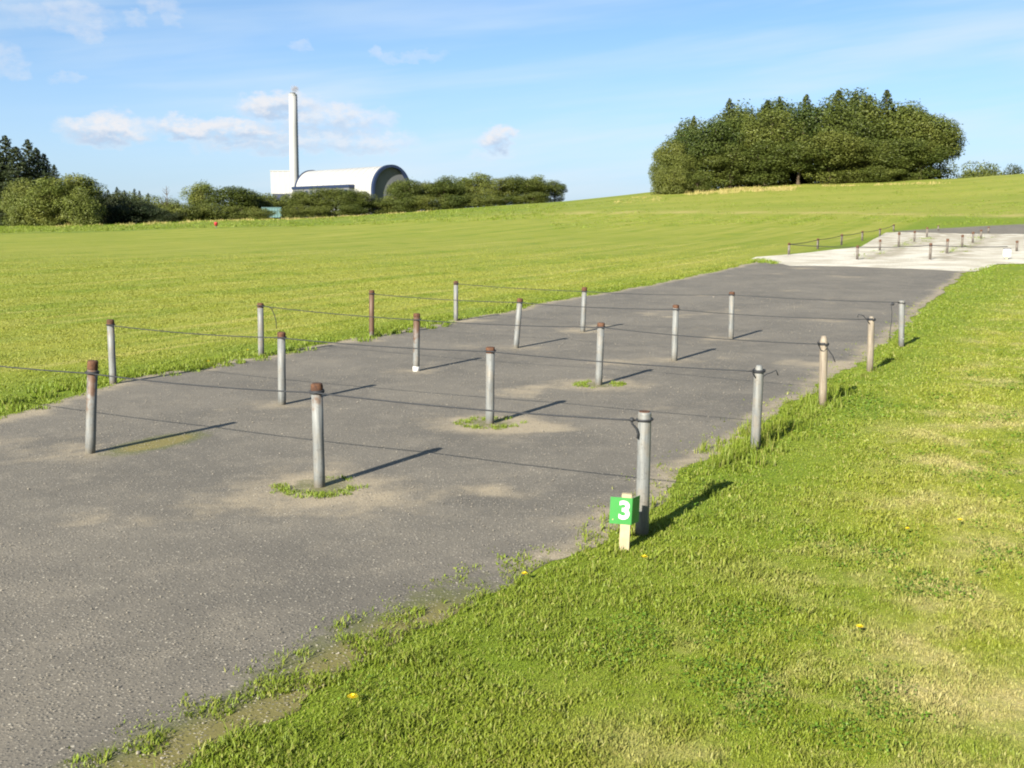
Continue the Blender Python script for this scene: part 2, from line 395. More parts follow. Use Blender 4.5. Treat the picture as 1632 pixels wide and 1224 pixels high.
M = dict(turf=m_turf(), blade=m_blade('lawn_blades'), fblade=m_blade('field_blades', calm=True), dryblade=m_blade('dry_blades', .75), lush=m_blade('lush_blades', 0., (.105, .175, .010)),
         asphalt=m_asphalt(), gravel=m_gravel(), post=m_post(), rust=m_rust(), bark=m_bark(),
         fpost=plain('dark_short_post', (.115, .100, .085), .8, .5, 9.), rope=plain('dark_rope', (.020, .022, .026), .7, .4, 160., spec=.3),
         stone=plain('loose_stone', (.21, .19, .155), .8, .6, 40., spec=.3),
         stake=plain('pale_stake', (.30, .26, .165), .75, .25, 25., spec=.2),
         green=plain('green_plate', (.028, .17, .034), .45, .10, 9., spec=.5),
         white=plain('white_paint', (.50, .50, .49), .5, .06, 9., spec=.5),
         clad=plain('white_cladding', (.235, .238, .24), .5, .10, .08, spec=.4),
         silver=plain('silver_roof', (.25, .25, .245), .5, .10, .05, spec=.4),
         navy=plain('navy_trim', (.008, .016, .046), .5, .2, .2),
         dgrey=plain('grey_and_gable_shade', (.085, .090, .096), .7, .2, .15),
         teal=plain('teal_steel', (.075, .15, .15), .6, .3, 2.),
         red=plain('red_paint', (.30, .022, .03), .5, .2, 9.),
         yellow=plain('yellow_petal', (.52, .40, .004), .6, .15, 90.),
         oak=m_leaf('broad_leaf', (.028, .044, .007), (.058, .077, .011), (.092, .102, .018)),
         olive=m_leaf('olive_leaf', (.042, .058, .009), (.080, .096, .016), (.114, .122, .024)),
         pine=m_leaf('needle_leaf', (.012, .022, .009), (.028, .040, .013), (.048, .056, .018)),
         clover=m_leaf('clover_leaf', (.052, .110, .008), (.090, .150, .012), (.130, .180, .020)),
         deep=m_leaf('deep_leaf', (.020, .036, .006), (.044, .064, .010), (.074, .088, .015)),
         spruce=m_leaf('spruce_leaf', (.026, .042, .010), (.052, .070, .015), (.082, .092, .020)),
         bush=m_leaf('bush_leaf', (.060, .082, .014), (.106, .126, .022), (.140, .146, .030)))

# ------------------------------------------------------------------ ground sheet
azs = np.concatenate([np.arange(-180, -40, 4.), np.arange(-40, 40, .5), np.arange(40, 180, 4.)]); azs = np.radians(azs)
rr = np.concatenate([[.6, 1.5, 3, 5, 8, 11, 14, 18, 22], 22 * 1.03 ** np.arange(1, 90), [400, 520, 700, 1000, 1500, 2400, 4000]])
AA, RR = np.meshgrid(azs, rr); GX = RR * np.sin(AA); GY = RR * np.cos(AA); GZ = terrain(GX, GY)
na, nr = len(azs), len(rr)
Vg = np.concatenate([[[0, 0, 0]], np.stack([GX, GY, GZ], -1).reshape(-1, 3)])
i, j = np.meshgrid(np.arange(nr - 1), np.arange(na), indexing='ij'); j2 = (j + 1) % na
Fq = np.stack([1 + i * na + j, 1 + i * na + j2, 1 + (i + 1) * na + j2, 1 + (i + 1) * na + j], -1).reshape(-1, 4)[:, ::-1]
Ft = np.stack([np.zeros(na, int), 1 + (np.arange(na) + 1) % na, 1 + np.arange(na)], -1)[:, ::-1]
# unmown rough beyond a line across the field, and a pale line of straw along it
_rb = [(-200, 378), (0, 374), (200, 369), (400, 362), (600, 352), (780, 343), (900, 340), (1040, 338), (1200, 339), (1400, 341), (1632, 344), (1850, 347)]
_ra, _rd = [], []
for px, py in _rb:
    x_, y_ = ground_px(px, py); _ra.append(math.atan2(x_, y_)); _rd.append(math.hypot(x_, y_))
rb = np.interp(AA, _ra, _rd)
rough = sstep(RR - rb, -1.2, 1.2) 
line = np.exp(-((RR - rb) / 1.1) ** 2) * sstep(np.degrees(AA), -3, 3) * .9
att = {'rough': np.concatenate([[0], rough.ravel()]), 'straw_line': np.concatenate([[0], line.ravel()])}
tag(link('ground', npmesh('ground', Vg, [Fq, Ft], att, True), M['turf']), 'mown grass field rising to a low hilltop', kind='structure')

# ------------------------------------------------------------------ posts: where they stand
# (row, place): base px, top px, rust, wood
PX = {(0, 1): ((143.9, 722.4), (147.8, 574.6), .62, 0), (0, 2): ((509.4, 776), (504.8, 611), .50, 0), (0, 3): ((1023, 852), (1027.5, 656.3), .30, 0),
      (1, 0): ((180.5, 612), (175.8, 509.3), .42, 0), (1, 1): ((449.5, 645), (448.5, 529), .32, 0), (1, 2): ((780.7, 675), (781.6, 553), .38, 0), (1, 3): ((1203.5, 716), (1210, 581.8), .22, 0),
      (2, 0): ((416.3, 568), (415, 483), .36, 0), (2, 1): ((663.3, 591.6), (664.3, 499.4), .72, 0), (2, 2): ((954, 613.5), (958, 514.3), .34, 0), (2, 3): ((1311, 647), (1313, 535), .45, .5),
      (3, 0): ((592.4, 538), (592.4, 462.5), .98, 0), (3, 1): ((822.3, 554.7), (828.9, 475.5), .32, 0), (3, 2): ((1074.5, 574.8), (1077.4, 485.8), .36, 0), (3, 3): ((1386.2, 592), (1389, 504), .3, .45),
      (4, 0): ((726.7, 511.5), (726.7, 447.8), .36, 0), (4, 1): ((928.6, 529), (931.6, 457.6), .3, 0), (4, 2): ((1164.8, 540.7), (1166.6, 465), .34, 0), (4, 3): ((1436.6, 553), (1437.2, 478.9), .12, 0)}
POST = {}
for k, (b, tp, ru, wd) in PX.items():
    bx_, by_ = ground_px(*b); tx_, ty_, tz_ = at_depth(tp[0], tp[1], by_)
    POST[k] = (Vector((bx_, by_, 0)), Vector((tx_, ty_, tz_)), ru, wd)
x0, y0 = xy(0, -.02); POST[(0, 0)] = (Vector((x0, y0, 0)), Vector((x0 - .02, y0, .62)), .4, 0)
RING = {(0, 2): .26, (1, 2): .24, (2, 2): .22}

# ------------------------------------------------------------------ asphalt strip
def strip_attr(u, v):
    x, y = xy(u, v)
    e = np.minimum(v - ledge(u), redge(u) - v)
    dirt = (1 - sstep(e, 0, .40)) * .75 * (1 - .7 * sstep(-u, .3, 1.4) * (v > 3))
    for k, (b, tp, _, _) in POST.items():
        d = np.hypot((x - b.x) * .75, (y - b.y) * 1.)
        r = .46 if k in RING else .36
        dirt = np.maximum(dirt, np.exp(-(d / r) ** 2) * (.85 if k in RING else .55))
    dirt = dirt + np.clip(fbm(x, y, .85, 4) - .57, 0, 1) * 2.2 * sstep(u, -2.5, .5)
    dirt = dirt + np.clip(fbm(x + 40, y, 1.6, 3) - .62, 0, 1) * 1.6
    moss = (1 - sstep(e, 0, .22)) * .5
    moss = np.maximum(moss, (1 - sstep(redge(u) - v, .1, .5)) * sstep(-u, .6, 1.6) * .98)
    mx_, my_ = ground_px(252, 706); dd = np.hypot((x - mx_) * U[0] + (y - my_) * U[1], 2.4 * ((x - mx_) * Vv[0] + (y - my_) * Vv[1]))
    moss = np.maximum(moss, np.exp(-(dd / .46) ** 2) * 1.5)
    for k in RING:
        b = POST[k][0]; d = np.hypot(x - b.x, y - b.y); moss = np.maximum(moss, np.exp(-(d / (RING[k] * .9)) ** 4) * .8)
    return dirt, moss
us = np.concatenate([np.arange(-13, -4.5, .25), np.arange(-4.5, 12, .05), np.arange(12, 32.01, .14)])
tt = np.linspace(0, 1, 110)
UU = np.repeat(us[:, None], len(tt), 1); le, re_ = ledge(us), redge(us)
VV = le[:, None] + (re_ - le)[:, None] * tt[None]
SX, SY = xy(UU, VV); SZ = terrain(SX, SY) + .002 + .006 * sstep(np.hypot(SX, SY), 17, 24)
dirt, moss = strip_attr(UU.ravel(), VV.ravel())
def gridfaces(a, b):
    i, j = np.meshgrid(np.arange(a - 1), np.arange(b - 1), indexing='ij')
    return np.stack([i * b + j, i * b + j + 1, (i + 1) * b + j + 1, (i + 1) * b + j], -1).reshape(-1, 4)
def up(V, F):
    n = np.cross(V[F[0, 1]] - V[F[0, 0]], V[F[0, 2]] - V[F[0, 0]]); return F if n[2] > 0 else F[:, ::-1]
Va = np.stack([SX, SY, SZ], -1).reshape(-1, 3); Fa = up(Va, gridfaces(len(us), len(tt)))
tag(link('asphalt_path', npmesh('asphalt_path', Va, [Fa], {'dirt': dirt, 'moss': moss}, True), M['asphalt']), 'worn grey asphalt strip', kind='structure')

# pale gravel with its far edge, then the dark lane that crosses behind it; outlines as pixels set down on the ground
def outline_sheet(name, near, far, m, lift, n=70, k=26, wob=.12, attrs=None):
    def line_(pts):
        P = np.array([ground_px(*p) for p in pts]); s = np.concatenate([[0], np.cumsum(np.hypot(*np.diff(P, axis=0).T))]); t = np.linspace(0, s[-1], n)
        return np.stack([np.interp(t, s, P[:, 0]), np.interp(t, s, P[:, 1])], -1)
    A, B = line_(near), line_(far)
    A += (fbm(np.arange(n), np.arange(n) * 0. + 2.2, .5, 3)[:, None] - .5) * wob * 4 * U; B += (fbm(np.arange(n), np.arange(n) * 0. + 7.2, .5, 3)[:, None] - .5) * wob * 4 * U
    t = np.linspace(0, 1, k)[None, :, None]; P = A[:, None] * (1 - t) + B[:, None] * t
    V = np.concatenate([P, (terrain(P[..., 0], P[..., 1]) + lift)[..., None]], -1).reshape(-1, 3)
    F = up(V, gridfaces(n, k)); at = {a: f(V[:, 0], V[:, 1]) for a, f in (attrs or {}).items()}
    o = link(name, npmesh(name, V, [F], at, True), m); o['kind'] = 'structure'; return o
def worn(x, y):
    u, v = uv(x, y); r = 0
    for c in (2.05, 4.2): r = np.maximum(r, np.exp(-((v - c + .1) / .5) ** 2) * sstep(u, 30, 33))
    return np.maximum(r, sstep(u, 36, 44) * .55)
outline_sheet('gravel_area', [(1195, 414), (1238, 420.5), (1262, 424), (1350, 425.5), (1450, 429), (1520, 433), (1552, 434), (1572, 428), (1590, 421), (1640, 421), (1760, 424)],
              [(1205, 410), (1232, 408), (1290, 403), (1330, 398), (1372, 394), (1392, 382), (1412, 371), (1440, 370), (1500, 371.5), (1640, 373), (1790, 376)], M['gravel'], .014, attrs={'worn': worn})
outline_sheet('far_lane', [(1425, 369.2), (1500, 372), (1640, 373.6), (1790, 376)], [(1428, 368.6), (1500, 364.5), (1560, 361), (1640, 357.5), (1790, 353)], M['asphalt'], .02, 40, 8, .1, {'dirt': lambda x, y: x * 0 + .25, 'moss': lambda x, y: x * 0})

# ------------------------------------------------------------------ grass blades
def blades(name, P, hgt, wid, m, lean=.45, flop=None):
    n = len(P); a = rng.uniform(0, 2 * math.pi, n); b = a + rng.uniform(-.7, .7, n) + math.pi / 2
    ln = rng.uniform(.1, 1, n) * lean * hgt
    sx, sy = np.cos(a) * wid / 2, np.sin(a) * wid / 2; lx, ly = np.cos(b) * ln, np.sin(b) * ln
    z = P[:, 2]
    V = np.empty((n, 5, 3))
    V[:, 0] = np.stack([P[:, 0] - sx, P[:, 1] - sy, z - .004], -1); V[:, 1] = np.stack([P[:, 0] + sx, P[:, 1] + sy, z - .004], -1)
    V[:, 2] = np.stack([P[:, 0] + sx * .8 + lx * .4, P[:, 1] + sy * .8 + ly * .4, z + hgt * .6], -1)
    V[:, 3] = np.stack([P[:, 0] - sx * .8 + lx * .4, P[:, 1] - sy * .8 + ly * .4, z + hgt * .6], -1)
    V[:, 4] = np.stack([P[:, 0] + lx * 1.3, P[:, 1] + ly * 1.3, z + hgt], -1)
    k = np.arange(n)[:, None] * 5
    F4 = k + np.array([[0, 1, 2, 3]]); F3 = k + np.array([[3, 2, 4]])
    at = {'rnd': np.repeat(rng.random(n), 5), 'tip': np.tile([0, 0, .6, .6, 1], n)}
    return link(name, npmesh(name, V.reshape(-1, 3), [F4, F3], at), m)

def sample(n, a0, a1, d0, d1, pw):
    a = np.radians(rng.uniform(a0, a1, n)); t = rng.random(n); e = 2 - pw
    d = (d0 ** e + t * (d1 ** e - d0 ** e)) ** (1 / e)
    return d * np.sin(a), d * np.cos(a), d

# lawn on the verge side
x, y, d = sample(1130000, -31, 32, 1.9, 42, 1.8)
u, v = uv(x, y); e = v - redge(u)
over = fbm(x, y, 9, 2) * .16 - .06
lush = np.clip(1 - np.abs(e - .14) / .34, 0, 1) * sstep(fbm(x, y, 1.1, 3), .36, .60)
creep = (e > -.42) & (rng.random(len(x)) < .22 * sstep(fbm(x + 5, y + 2, 7, 3), .42, .62) * sstep(e, -.42, -.05) * (1 + 3.2 * sstep(-u, .3, 1.5)))
keep = ((e > -over * (.5 + lush)) & (rng.random(len(x)) < sstep(e, -.10, .12) * .92 + .08) | creep) & ~((u > 27.3) & (v < 8))
clump = fbm(x, y, 5.5, 3); clump2 = fbm(x + 9, y, 1.3, 3)
keep &= rng.random(len(x)) < .72 + .5 * sstep(clump, .34, .6)
x, y, d, u, v, e, lush, clump, clump2 = (q[keep] for q in (x, y, d, u, v, e, lush, clump, clump2))
fine = fbm(x + 3, y + 8, 16, 2)
hg = rng.uniform(.5, 1.2, len(x)) * (.007 + .010 * sstep(clump, .40, .68) + .010 * sstep(fine, .45, .7) + .005 * sstep(clump2, .5, .7)) * (1 + .35 * lush)
wd = rng.uniform(.7, 1.5, len(x)) * .0038 * np.maximum(1, d / 4.2) ** .8
leafy = rng.random(len(x)) < .22 * sstep(clump, .45, .62); wd = np.where(leafy, wd * 2.4, wd); hg = np.where(leafy, hg * .75, hg)
tall = rng.random(len(x)) < .012; hg = np.where(tall, hg * 2.2, hg)
P = np.stack([x, y, terrain(x, y)], -1); LAWN = (x, y, d, e, clump)
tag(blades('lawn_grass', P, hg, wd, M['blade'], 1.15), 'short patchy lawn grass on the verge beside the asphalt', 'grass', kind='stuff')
print('lawn', len(x))
# field on the other side
x, y, d = sample(640000, -34, 22, 8.0, 50, 1.35)
u, v = uv(x, y); e = ledge(u) - v
keep = (e > -.12 * fbm(x, y, 9, 2)) & (rng.random(len(x)) < .25 + 1.2 * sstep(fbm(x, y, 3.5, 3), .36, .62)) & (u > -6) & ((u < 30) | (e > 1.4)) & (rng.random(len(x)) > sstep(d + 14 * (fbm(x, y, .25, 3) - .5), 20, 48))
x, y, d, u, v, e = (q[keep] for q in (x, y, d, u, v, e))
lush = np.clip(1 - np.abs(e - .15) / .5, 0, 1) * sstep(fbm(x, y, .9, 3), .40, .62)
hg = rng.uniform(.5, 1.15, len(x)) * (.018 + .040 * lush); wd = rng.uniform(.7, 1.4, len(x)) * .0085 * np.maximum(1, d / 12) ** .85
P = np.stack([x, y, terrain(x, y)], -1)
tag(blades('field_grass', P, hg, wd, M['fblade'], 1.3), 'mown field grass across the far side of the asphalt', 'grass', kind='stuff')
print('field', len(x))

# taller tufts along both edges of the strip
def tufts(name, spots, m, label, cat='grass', wid=.005, lean=.55):
    PP, HH, WW = [], [], []
    for (cx, cy, r, n, h) in spots:
        a = rng.uniform(0, 2 * math.pi, n); q = r * np.sqrt(rng.random(n)); X = cx + q * np.cos(a); Y = cy + q * np.sin(a)
        PP.append(np.stack([X, Y, terrain(X, Y)], -1)); HH.append(h * rng.uniform(.45, 1.1, n) * (1.1 - .5 * q / r)); WW.append(rng.uniform(.7, 1.3, n) * wid)
    o = blades(name, np.concatenate(PP), np.concatenate(HH), np.concatenate(WW), m, lean); tag(o, label, cat, kind='stuff'); return o
sp = []
def along(pts, n, r, h, cnt, jit=.12):
    for _ in range(n):
        t = random.random() * (len(pts) - 1); i = int(t); t -= i
        px = pts[i][0] * (1 - t) + pts[i + 1][0] * t; py = pts[i][1] * (1 - t) + pts[i + 1][1] * t
        X, Y = ground_px(px, py); sp.append((X + random.gauss(0, jit), Y + random.gauss(0, jit), r * random.uniform(.5, 1.4), cnt, h * random.uniform(.5, 1.25)))
along([(1150, 742), (1210, 706), (1262, 668), (1330, 625)], 110, .055, .125, 26, .11)
along([(1205, 712), (1215, 704)], 6, .05, .16, 30, .05)
along([(985, 872), (1060, 810), (1150, 742)], 26, .06, .065, 30, .08)
along([(1330, 622), (1390, 590), (1440, 550)], 26, .07, .075, 26, .10)
tufts('verge_tussocks', sp, M['blade'], 'long tufty grass around the posts along the lawn verge')
sp = []
along([(5, 652), (60, 636), (110, 622)], 22, .08, .085, 40, .12)
along([(190, 602), (300, 590), (400, 572), (470, 560)], 34, .09, .075, 40, .14)
along([(560, 542), (640, 528), (730, 512)], 30, .10, .085, 40, .14)
tufts('field_edge_tussocks', sp, M['lush'], 'lush green tufts where the field meets the asphalt', wid=.009)
# rings of grass at three post feet
names = {(0, 2): 'ring of short grass at the foot of the rusty-capped post in the first rope row', (1, 2): 'ring of grass and dry dirt at the post foot in the second rope row', (2, 2): 'two tufts of grass at the post foot in the third rope row'}
for k, r in RING.items():
    b = POST[k][0]; sp = []
    for q in range(46):
        a = random.uniform(0, 2 * math.pi)
        if k == (2, 2): a = random.choice((0, math.pi)) + random.gauss(0, .55)
        elif k == (0, 2) and math.sin(a) > .2 and random.random() < .8: a = -a
        rr_ = r * random.uniform(.62, 1.05); sp.append((b.x + rr_ * math.cos(a) * 1.05, b.y + rr_ * math.sin(a), .035, 22, .035 * random.uniform(.6, 1.2)))
    tufts('grass_ring', sp, M['lush'], names[k], wid=.005, lean=.8)
# weeds on the gravel between the rows of short posts
sp = []
for pts in ([(1436, 393), (1458, 386), (1478, 379)], [(1512, 403), (1540, 392), (1566, 378)], [(1375, 413), (1400, 403), (1436, 394)]):
    along(pts, 34 if pts[0][0] != 1375 else 12, .22, .07, 22, .22)
along([(1560, 436), (1580, 427), (1600, 423), (1640, 424)], 24, .2, .09, 30, .15)
along([(1202, 414), (1236, 421)], 16, .2, .12, 30, .12)
tufts('gravel_weeds', sp, M['lush'], 'low weeds growing in lines on the pale gravel', wid=.02)
# straw-coloured long grass under the copse and by the hedge
sp = []
def crest(px0, px1, d0, d1, n, h):
    for _ in range(n):
        px = random.uniform(px0, px1); a = math.atan((px - 816) / FPX / math.cos(PITCH * .5)); dd = random.uniform(d0, d1)
        sp.append((dd * math.sin(a), dd * math.cos(a), .5, 22, h * random.uniform(.5, 1.2)))
crest(1085, 1255, 107, 114, 120, .40); crest(980, 1050, 100, 110, 16, .2); crest(1255, 1500, 111, 113, 30, .28)
crest(100, 480, 102, 112, 70, .34); crest(480, 700, 110, 116, 40, .28)
tufts('straw_grass', sp, M['dryblade'], 'tall dry straw grass along the foot of the trees', wid=.03)
sp = []
crest(-40, 900, 84, 114, 900, .20); crest(880, 1640, 66, 112, 700, .10)
tufts('rough_grass', sp, M['lush'], 'unmown rougher green grass before the hedgerow and on the hill', wid=.04, lean=1.2)

# loose stones on the asphalt
base = bmesh.new(); bmesh.ops.create_icosphere(base, subdivisions=1, radius=1)
bv = np.array([v_.co[:] for v_ in base.verts]); bf = np.array([[v_.index for v_ in f_.verts] for f_ in base.faces]); base.free()
x, y, d = sample(42000, -31, 26, 2.2, 34, 1.6); u, v = uv(x, y)
k = (v > ledge(u)) & (v < redge(u)) & (rng.random(len(x)) < .25 + .9 * sstep(fbm(x, y, 1.3, 3), .4, .62)); x, y, d = x[k], y[k], d[k]
n = len(x); s = .0016 + .0026 * rng.random(n) ** 4 + .00016 * d; s = np.where(rng.random(n) < .006, s * 1.6, s * .9)
Vs = bv[None] * (s[:, None, None] * rng.uniform(.6, 1.35, (n, 1, 3))) * rng.uniform(.8, 1.2, (n, len(bv), 1))
Vs[..., 2] *= .75; Vs += np.stack([x, y, terrain(x, y) + .006 + s * .3], -1)[:, None]
tag(link('loose_stones', npmesh('loose_stones', Vs.reshape(-1, 3), [(bf[None] + np.arange(n)[:, None, None] * len(bv)).reshape(-1, 3)]), M['stone']), 'small pale loose stones scattered over the asphalt', 'stones', kind='stuff')
print('stones', n)

# ------------------------------------------------------------------ posts
ORD = ['first', 'second', 'third', 'fourth', 'fifth', 'sixth']
look = {(0, 1): 'rust-streaked grey post', (0, 2): 'grey post with broad rusty cap', (0, 3): 'plain grey post behind green number sign',
        (1, 0): 'leaning grey post with dark rusty cap', (1, 3): 'grey post with rope collar and tall grass', (2, 1): 'rust-stained post with white foot', (2, 3): 'brownish weathered post with pointed top',
        (3, 0): 'wholly rust-brown post', (3, 1): 'noticeably leaning pale grey post', (3, 3): 'buff post with curling rope end', (4, 3): 'plain pale post beside a hanging rope end', (1, 2): 'orange-capped grey post in grass ring', (2, 2): 'pale post between two grass tufts'}
place = {3: 'on the lawn verge', 2: 'one in from the lawn verge', 1: 'one in from the field side', 0: 'at the field edge'}
def make_post(k):
    b, tp, ru, wd = POST[k]; ax = tp - b; L = ax.length; q = ax.to_track_quat('Z', 'Y')
    o = empty('barrier_post', b); o.rotation_mode = 'QUATERNION'; o.rotation_quaternion = q
    lab = look.get(k, 'grey tube post with rusty cap'); tag(o, f'{lab}, {place[k[1]]}, {ORD[k[0]]} rope row', 'post', 'posts of the roped barrier rows')
    r = .0335; capless = k[1] == 3
    bm = bmesh.new()
    if k == (2, 3) or k == (3, 3) or k == (1, 3):      # bare top, chamfered
        prof = [(r, -.05), (r * 1.01, .15), (r, .35), (r, L - .075), (r * .98, L - .05), (r * .62, L - .006), (r * .40, L)]
    elif k == (0, 3) or k == (4, 3):
        prof = [(r * 1.04, -.05), (r * 1.03, .2), (r * 1.02, L - .012), (r * .94, L)]
    else:
        prof = [(r, -.05), (r * 1.02, .12), (r, .3), (r, L - .03)]
    lathe(bm, prof, 22, .0006)
    t = obj('tube', bm, M['post'], o, True); t['rust'] = ru; t['wood'] = float(wd)
    for p_ in t.data.polygons:
        if abs(p_.normal.z) > .8: p_.use_smooth = False
    if not capless:
        ch = .034 + .026 * random.random() if k not in ((0, 2), (0, 1)) else .062
        bm = bmesh.new(); lathe(bm, [(r * 1.02, L - ch), (r * 1.05, L - ch + .004), (r * random.uniform(1.04, 1.10), L - .02), (r * 1.03, L - .006), (r * .88, L), (r * .3, L - .002)], 22, .0016)
        obj('cap', bm, M['rust'], o, True)
    if k == (0, 3):
        bm = bmesh.new(); lathe(bm, [(r * .86, L), (r * .84, L + .003)], 18); obj('cap', bm, M['rust'], o)
    if k == (2, 1):
        bm = bmesh.new(); lathe(bm, [(r * 1.06, -.01), (r * 1.07, .045), (r * 1.03, .05)], 22); f = obj('foot_sleeve', bm, M['white'], o, True); f['label'] = 'white painted foot'
    return o
for k in sorted(POST): make_post(k)

# ------------------------------------------------------------------ ropes
def catenary(a, b, sag, n=14):
    return [a.lerp(b, t) + Vector((0, 0, -sag * 4 * t * (1 - t))) for t in [i / n for i in range(n + 1)]]
def loop_ring(bm, k, h, R=.040, r=.0065, turns=1.0):
    b, tp = POST[k][:2]; ax = (tp - b).normalized(); c = b + ax * h; q = ax.to_track_quat('Z', 'Y')
    n = int(22 * turns)
    tube(bm, [c + q @ Vector((R * math.cos(2 * math.pi * i / 22), R * math.sin(2 * math.pi * i / 22), .009 * (i / 22 - turns / 2))) for i in range(n + 1)], r, 7)
ATT = {(0, 0): .56, (0, 1): .565, (0, 2): .585, (0, 3): .605, (1, 0): .575, (1, 1): .585, (1, 2): .575, (1, 3): .555, (2, 0): .585, (2, 1): .54, (2, 2): .56, (2, 3): .535,
       (3, 0): .58, (3, 1): .56, (3, 2): .575, (3, 3): .545, (4, 0): .565, (4, 1): .56, (4, 2): .58, (4, 3): .575}
for row in range(5):
    ks = sorted(k for k in POST if k[0] == row)
    o = empty('barrier_rope', POST[ks[-1]][0])
    tag(o, f'dark rope strung through the posts of the {ORD[row]} row from the 3 sign', 'rope', 'ropes of the barrier rows')
    inv = Matrix.Translation(-o.location)
    def sub(name, bm, smooth=True):
        bmesh.ops.transform(bm, matrix=inv, verts=bm.verts); return obj(name, bm, M['rope'], o, smooth)
    pts = []
    for a, b in zip(ks, ks[1:]):
        def ap(k):
            bb, tp = POST[k][:2]; ax = (tp - bb).normalized(); f = (Vector((-.2, -1, 0))).normalized() * .042
            return bb + ax * min(ATT[k], (tp - bb).length - .02) + f
        A, B = ap(a), ap(b)
        if b[1] == 3: B = B + (A - B).normalized() * .03
        pts += catenary(A, B, .012 + .01 * random.random())[(1 if pts else 0):]
    bm = bmesh.new(); tube(bm, pts, .0044, 7); sub('line', bm)
    for k in ks:
        bm = bmesh.new(); h = min(ATT[k], (POST[k][1] - POST[k][0]).length - .03)
        loop_ring(bm, k, h, .0405, .0055, 2.0 if k in ((0, 1), (1, 3), (2, 3), (3, 3), (0, 2)) else 1.0); sub('loop', bm)
    e = POST[ks[-1]]; ex, et = e[0], e[1]
    end = ex + (et - ex).normalized() * ATT[ks[-1]]
    def tail(pix, r=.0045):
        bm = bmesh.new(); tube(bm, [Vector(at_depth(px, py, ex.y - .03)) for px, py in pix], r, 7); sub('tail', bm)
    if row == 0: tail([(1006, 668), (1008, 676), (1014, 683), (1017, 691), (1016, 699)], .006)
    if row == 0:
        bm = bmesh.new(); bmesh.ops.create_icosphere(bm, subdivisions=2, radius=.013, matrix=Matrix.Translation(at_depth(1007, 669, ex.y - .03))); sub('knot', bm)
    if row == 1: tail([(1216, 600), (1222, 596), (1231, 593), (1237, 590), (1240, 598)])
    if row == 1: tail([(1204, 602), (1200, 595), (1199, 590), (1203, 587)])
    if row == 2: tail([(1318, 553), (1322, 560), (1327, 567), (1331, 577)]); tail([(1306, 553), (1303, 546), (1305, 543)])
    if row == 2: tail([(1306, 552), (1308, 558), (1313, 560), (1318, 555)])
    if row == 3: tail([(1386, 516), (1381, 509), (1376, 503), (1368, 501), (1367, 506)])
    if row == 4:
        tail([(1420, 485), (1421.5, 497), (1421, 512), (1419, 525), (1418, 535), (1419, 543)])
        bm = bmesh.new(); bmesh.ops.create_icosphere(bm, subdivisions=2, radius=.02, matrix=Matrix.Translation(at_depth(1423, 484.5, ex.y - .03))); sub('knot', bm)
    if row == 2:
        y_ = POST[(2, 0)][0].y - .03
        bm = bmesh.new(); tube(bm, [Vector(at_depth(px, py, y_)) for px, py in ((417, 488.5), (427, 488.5), (433, 492), (437, 501), (440, 512), (441, 524))], .0045, 7); sub('tail', bm)

# ------------------------------------------------------------------ numbered stake by the first row
sx_, sy_ = ground_px(994.5, 876)
o = empty('marker_sign', (sx_, sy_, 0), rad(-9)); tag(o, 'pale wooden stake with bent green plate bearing a white number 3', 'sign')
o.rotation_euler = (0, rad(2.2), rad(-9))
bm = bmesh.new(); bx(bm, -.025, .025, -.016, .016, -.05, .285); bmesh.ops.bevel(bm, geom=bm.edges[:], offset=.002, segments=1, affect='EDGES'); obj('stake', bm, M['stake'], o)
# plate: flat across the front, its far third folded back round the stake's corner
bm = bmesh.new(); zt, zb = .268, .134; prof = [(-.079, -.0185), (.0262, -.0185), (.030, -.016), (.062, .052)]
fr, bk = [], []
for (x_, y_) in prof:
    fr.append((bm.verts.new((x_, y_, zb)), bm.verts.new((x_, y_, zt))))
for i, (x_, y_) in enumerate(prof):
    ox, oy = (0, .0022) if i < 2 else ((-.0012, .0022) if i == 2 else (-.0018, .0014)); bk.append((bm.verts.new((x_ + ox, y_ + oy, zb)), bm.verts.new((x_ + ox, y_ + oy, zt))))
for i in range(3):
    bm.faces.new((fr[i][0], fr[i + 1][0], fr[i + 1][1], fr[i][1])); bm.faces.new((bk[i + 1][0], bk[i][0], bk[i][1], bk[i + 1][1]))
    bm.faces.new((fr[i][1], fr[i + 1][1], bk[i + 1][1], bk[i][1])); bm.faces.new((fr[i + 1][0], fr[i][0], bk[i][0], bk[i + 1][0]))
bm.faces.new((fr[0][0], fr[0][1], bk[0][1], bk[0][0])); bm.faces.new((fr[3][1], fr[3][0], bk[3][0], bk[3][1]))
pl = obj('plate', bm, M['green'], o); pl['label'] = 'green plate folded at one side'
cu = bpy.data.curves.new('number', 'FONT'); cu.body = '3'; cu.size = .125; cu.align_x = 'CENTER'; cu.align_y = 'CENTER'; cu.extrude = .0008; cu.offset = .0035
tmp = bpy.data.objects.new('number', cu); COL.objects.link(tmp); bpy.context.view_layer.update()
me = bpy.data.meshes.new_from_object(tmp); bpy.data.objects.remove(tmp)
nu = link('number', me, M['white'], pl); nu.location = (-.008, -.0203, .201); nu.rotation_euler = (rad(90), 0, 0)
bm = bmesh.new()
for z_ in (.155, .25):
    bmesh.ops.create_cone(bm, cap_ends=True, segments=8, radius1=.004, radius2=.003, depth=.003, matrix=Matrix.Translation((-.062, -.0198, z_)) @ Matrix.Rotation(rad(90), 4, 'X'))
    break
obj('screw', bm, M['stake'], pl)

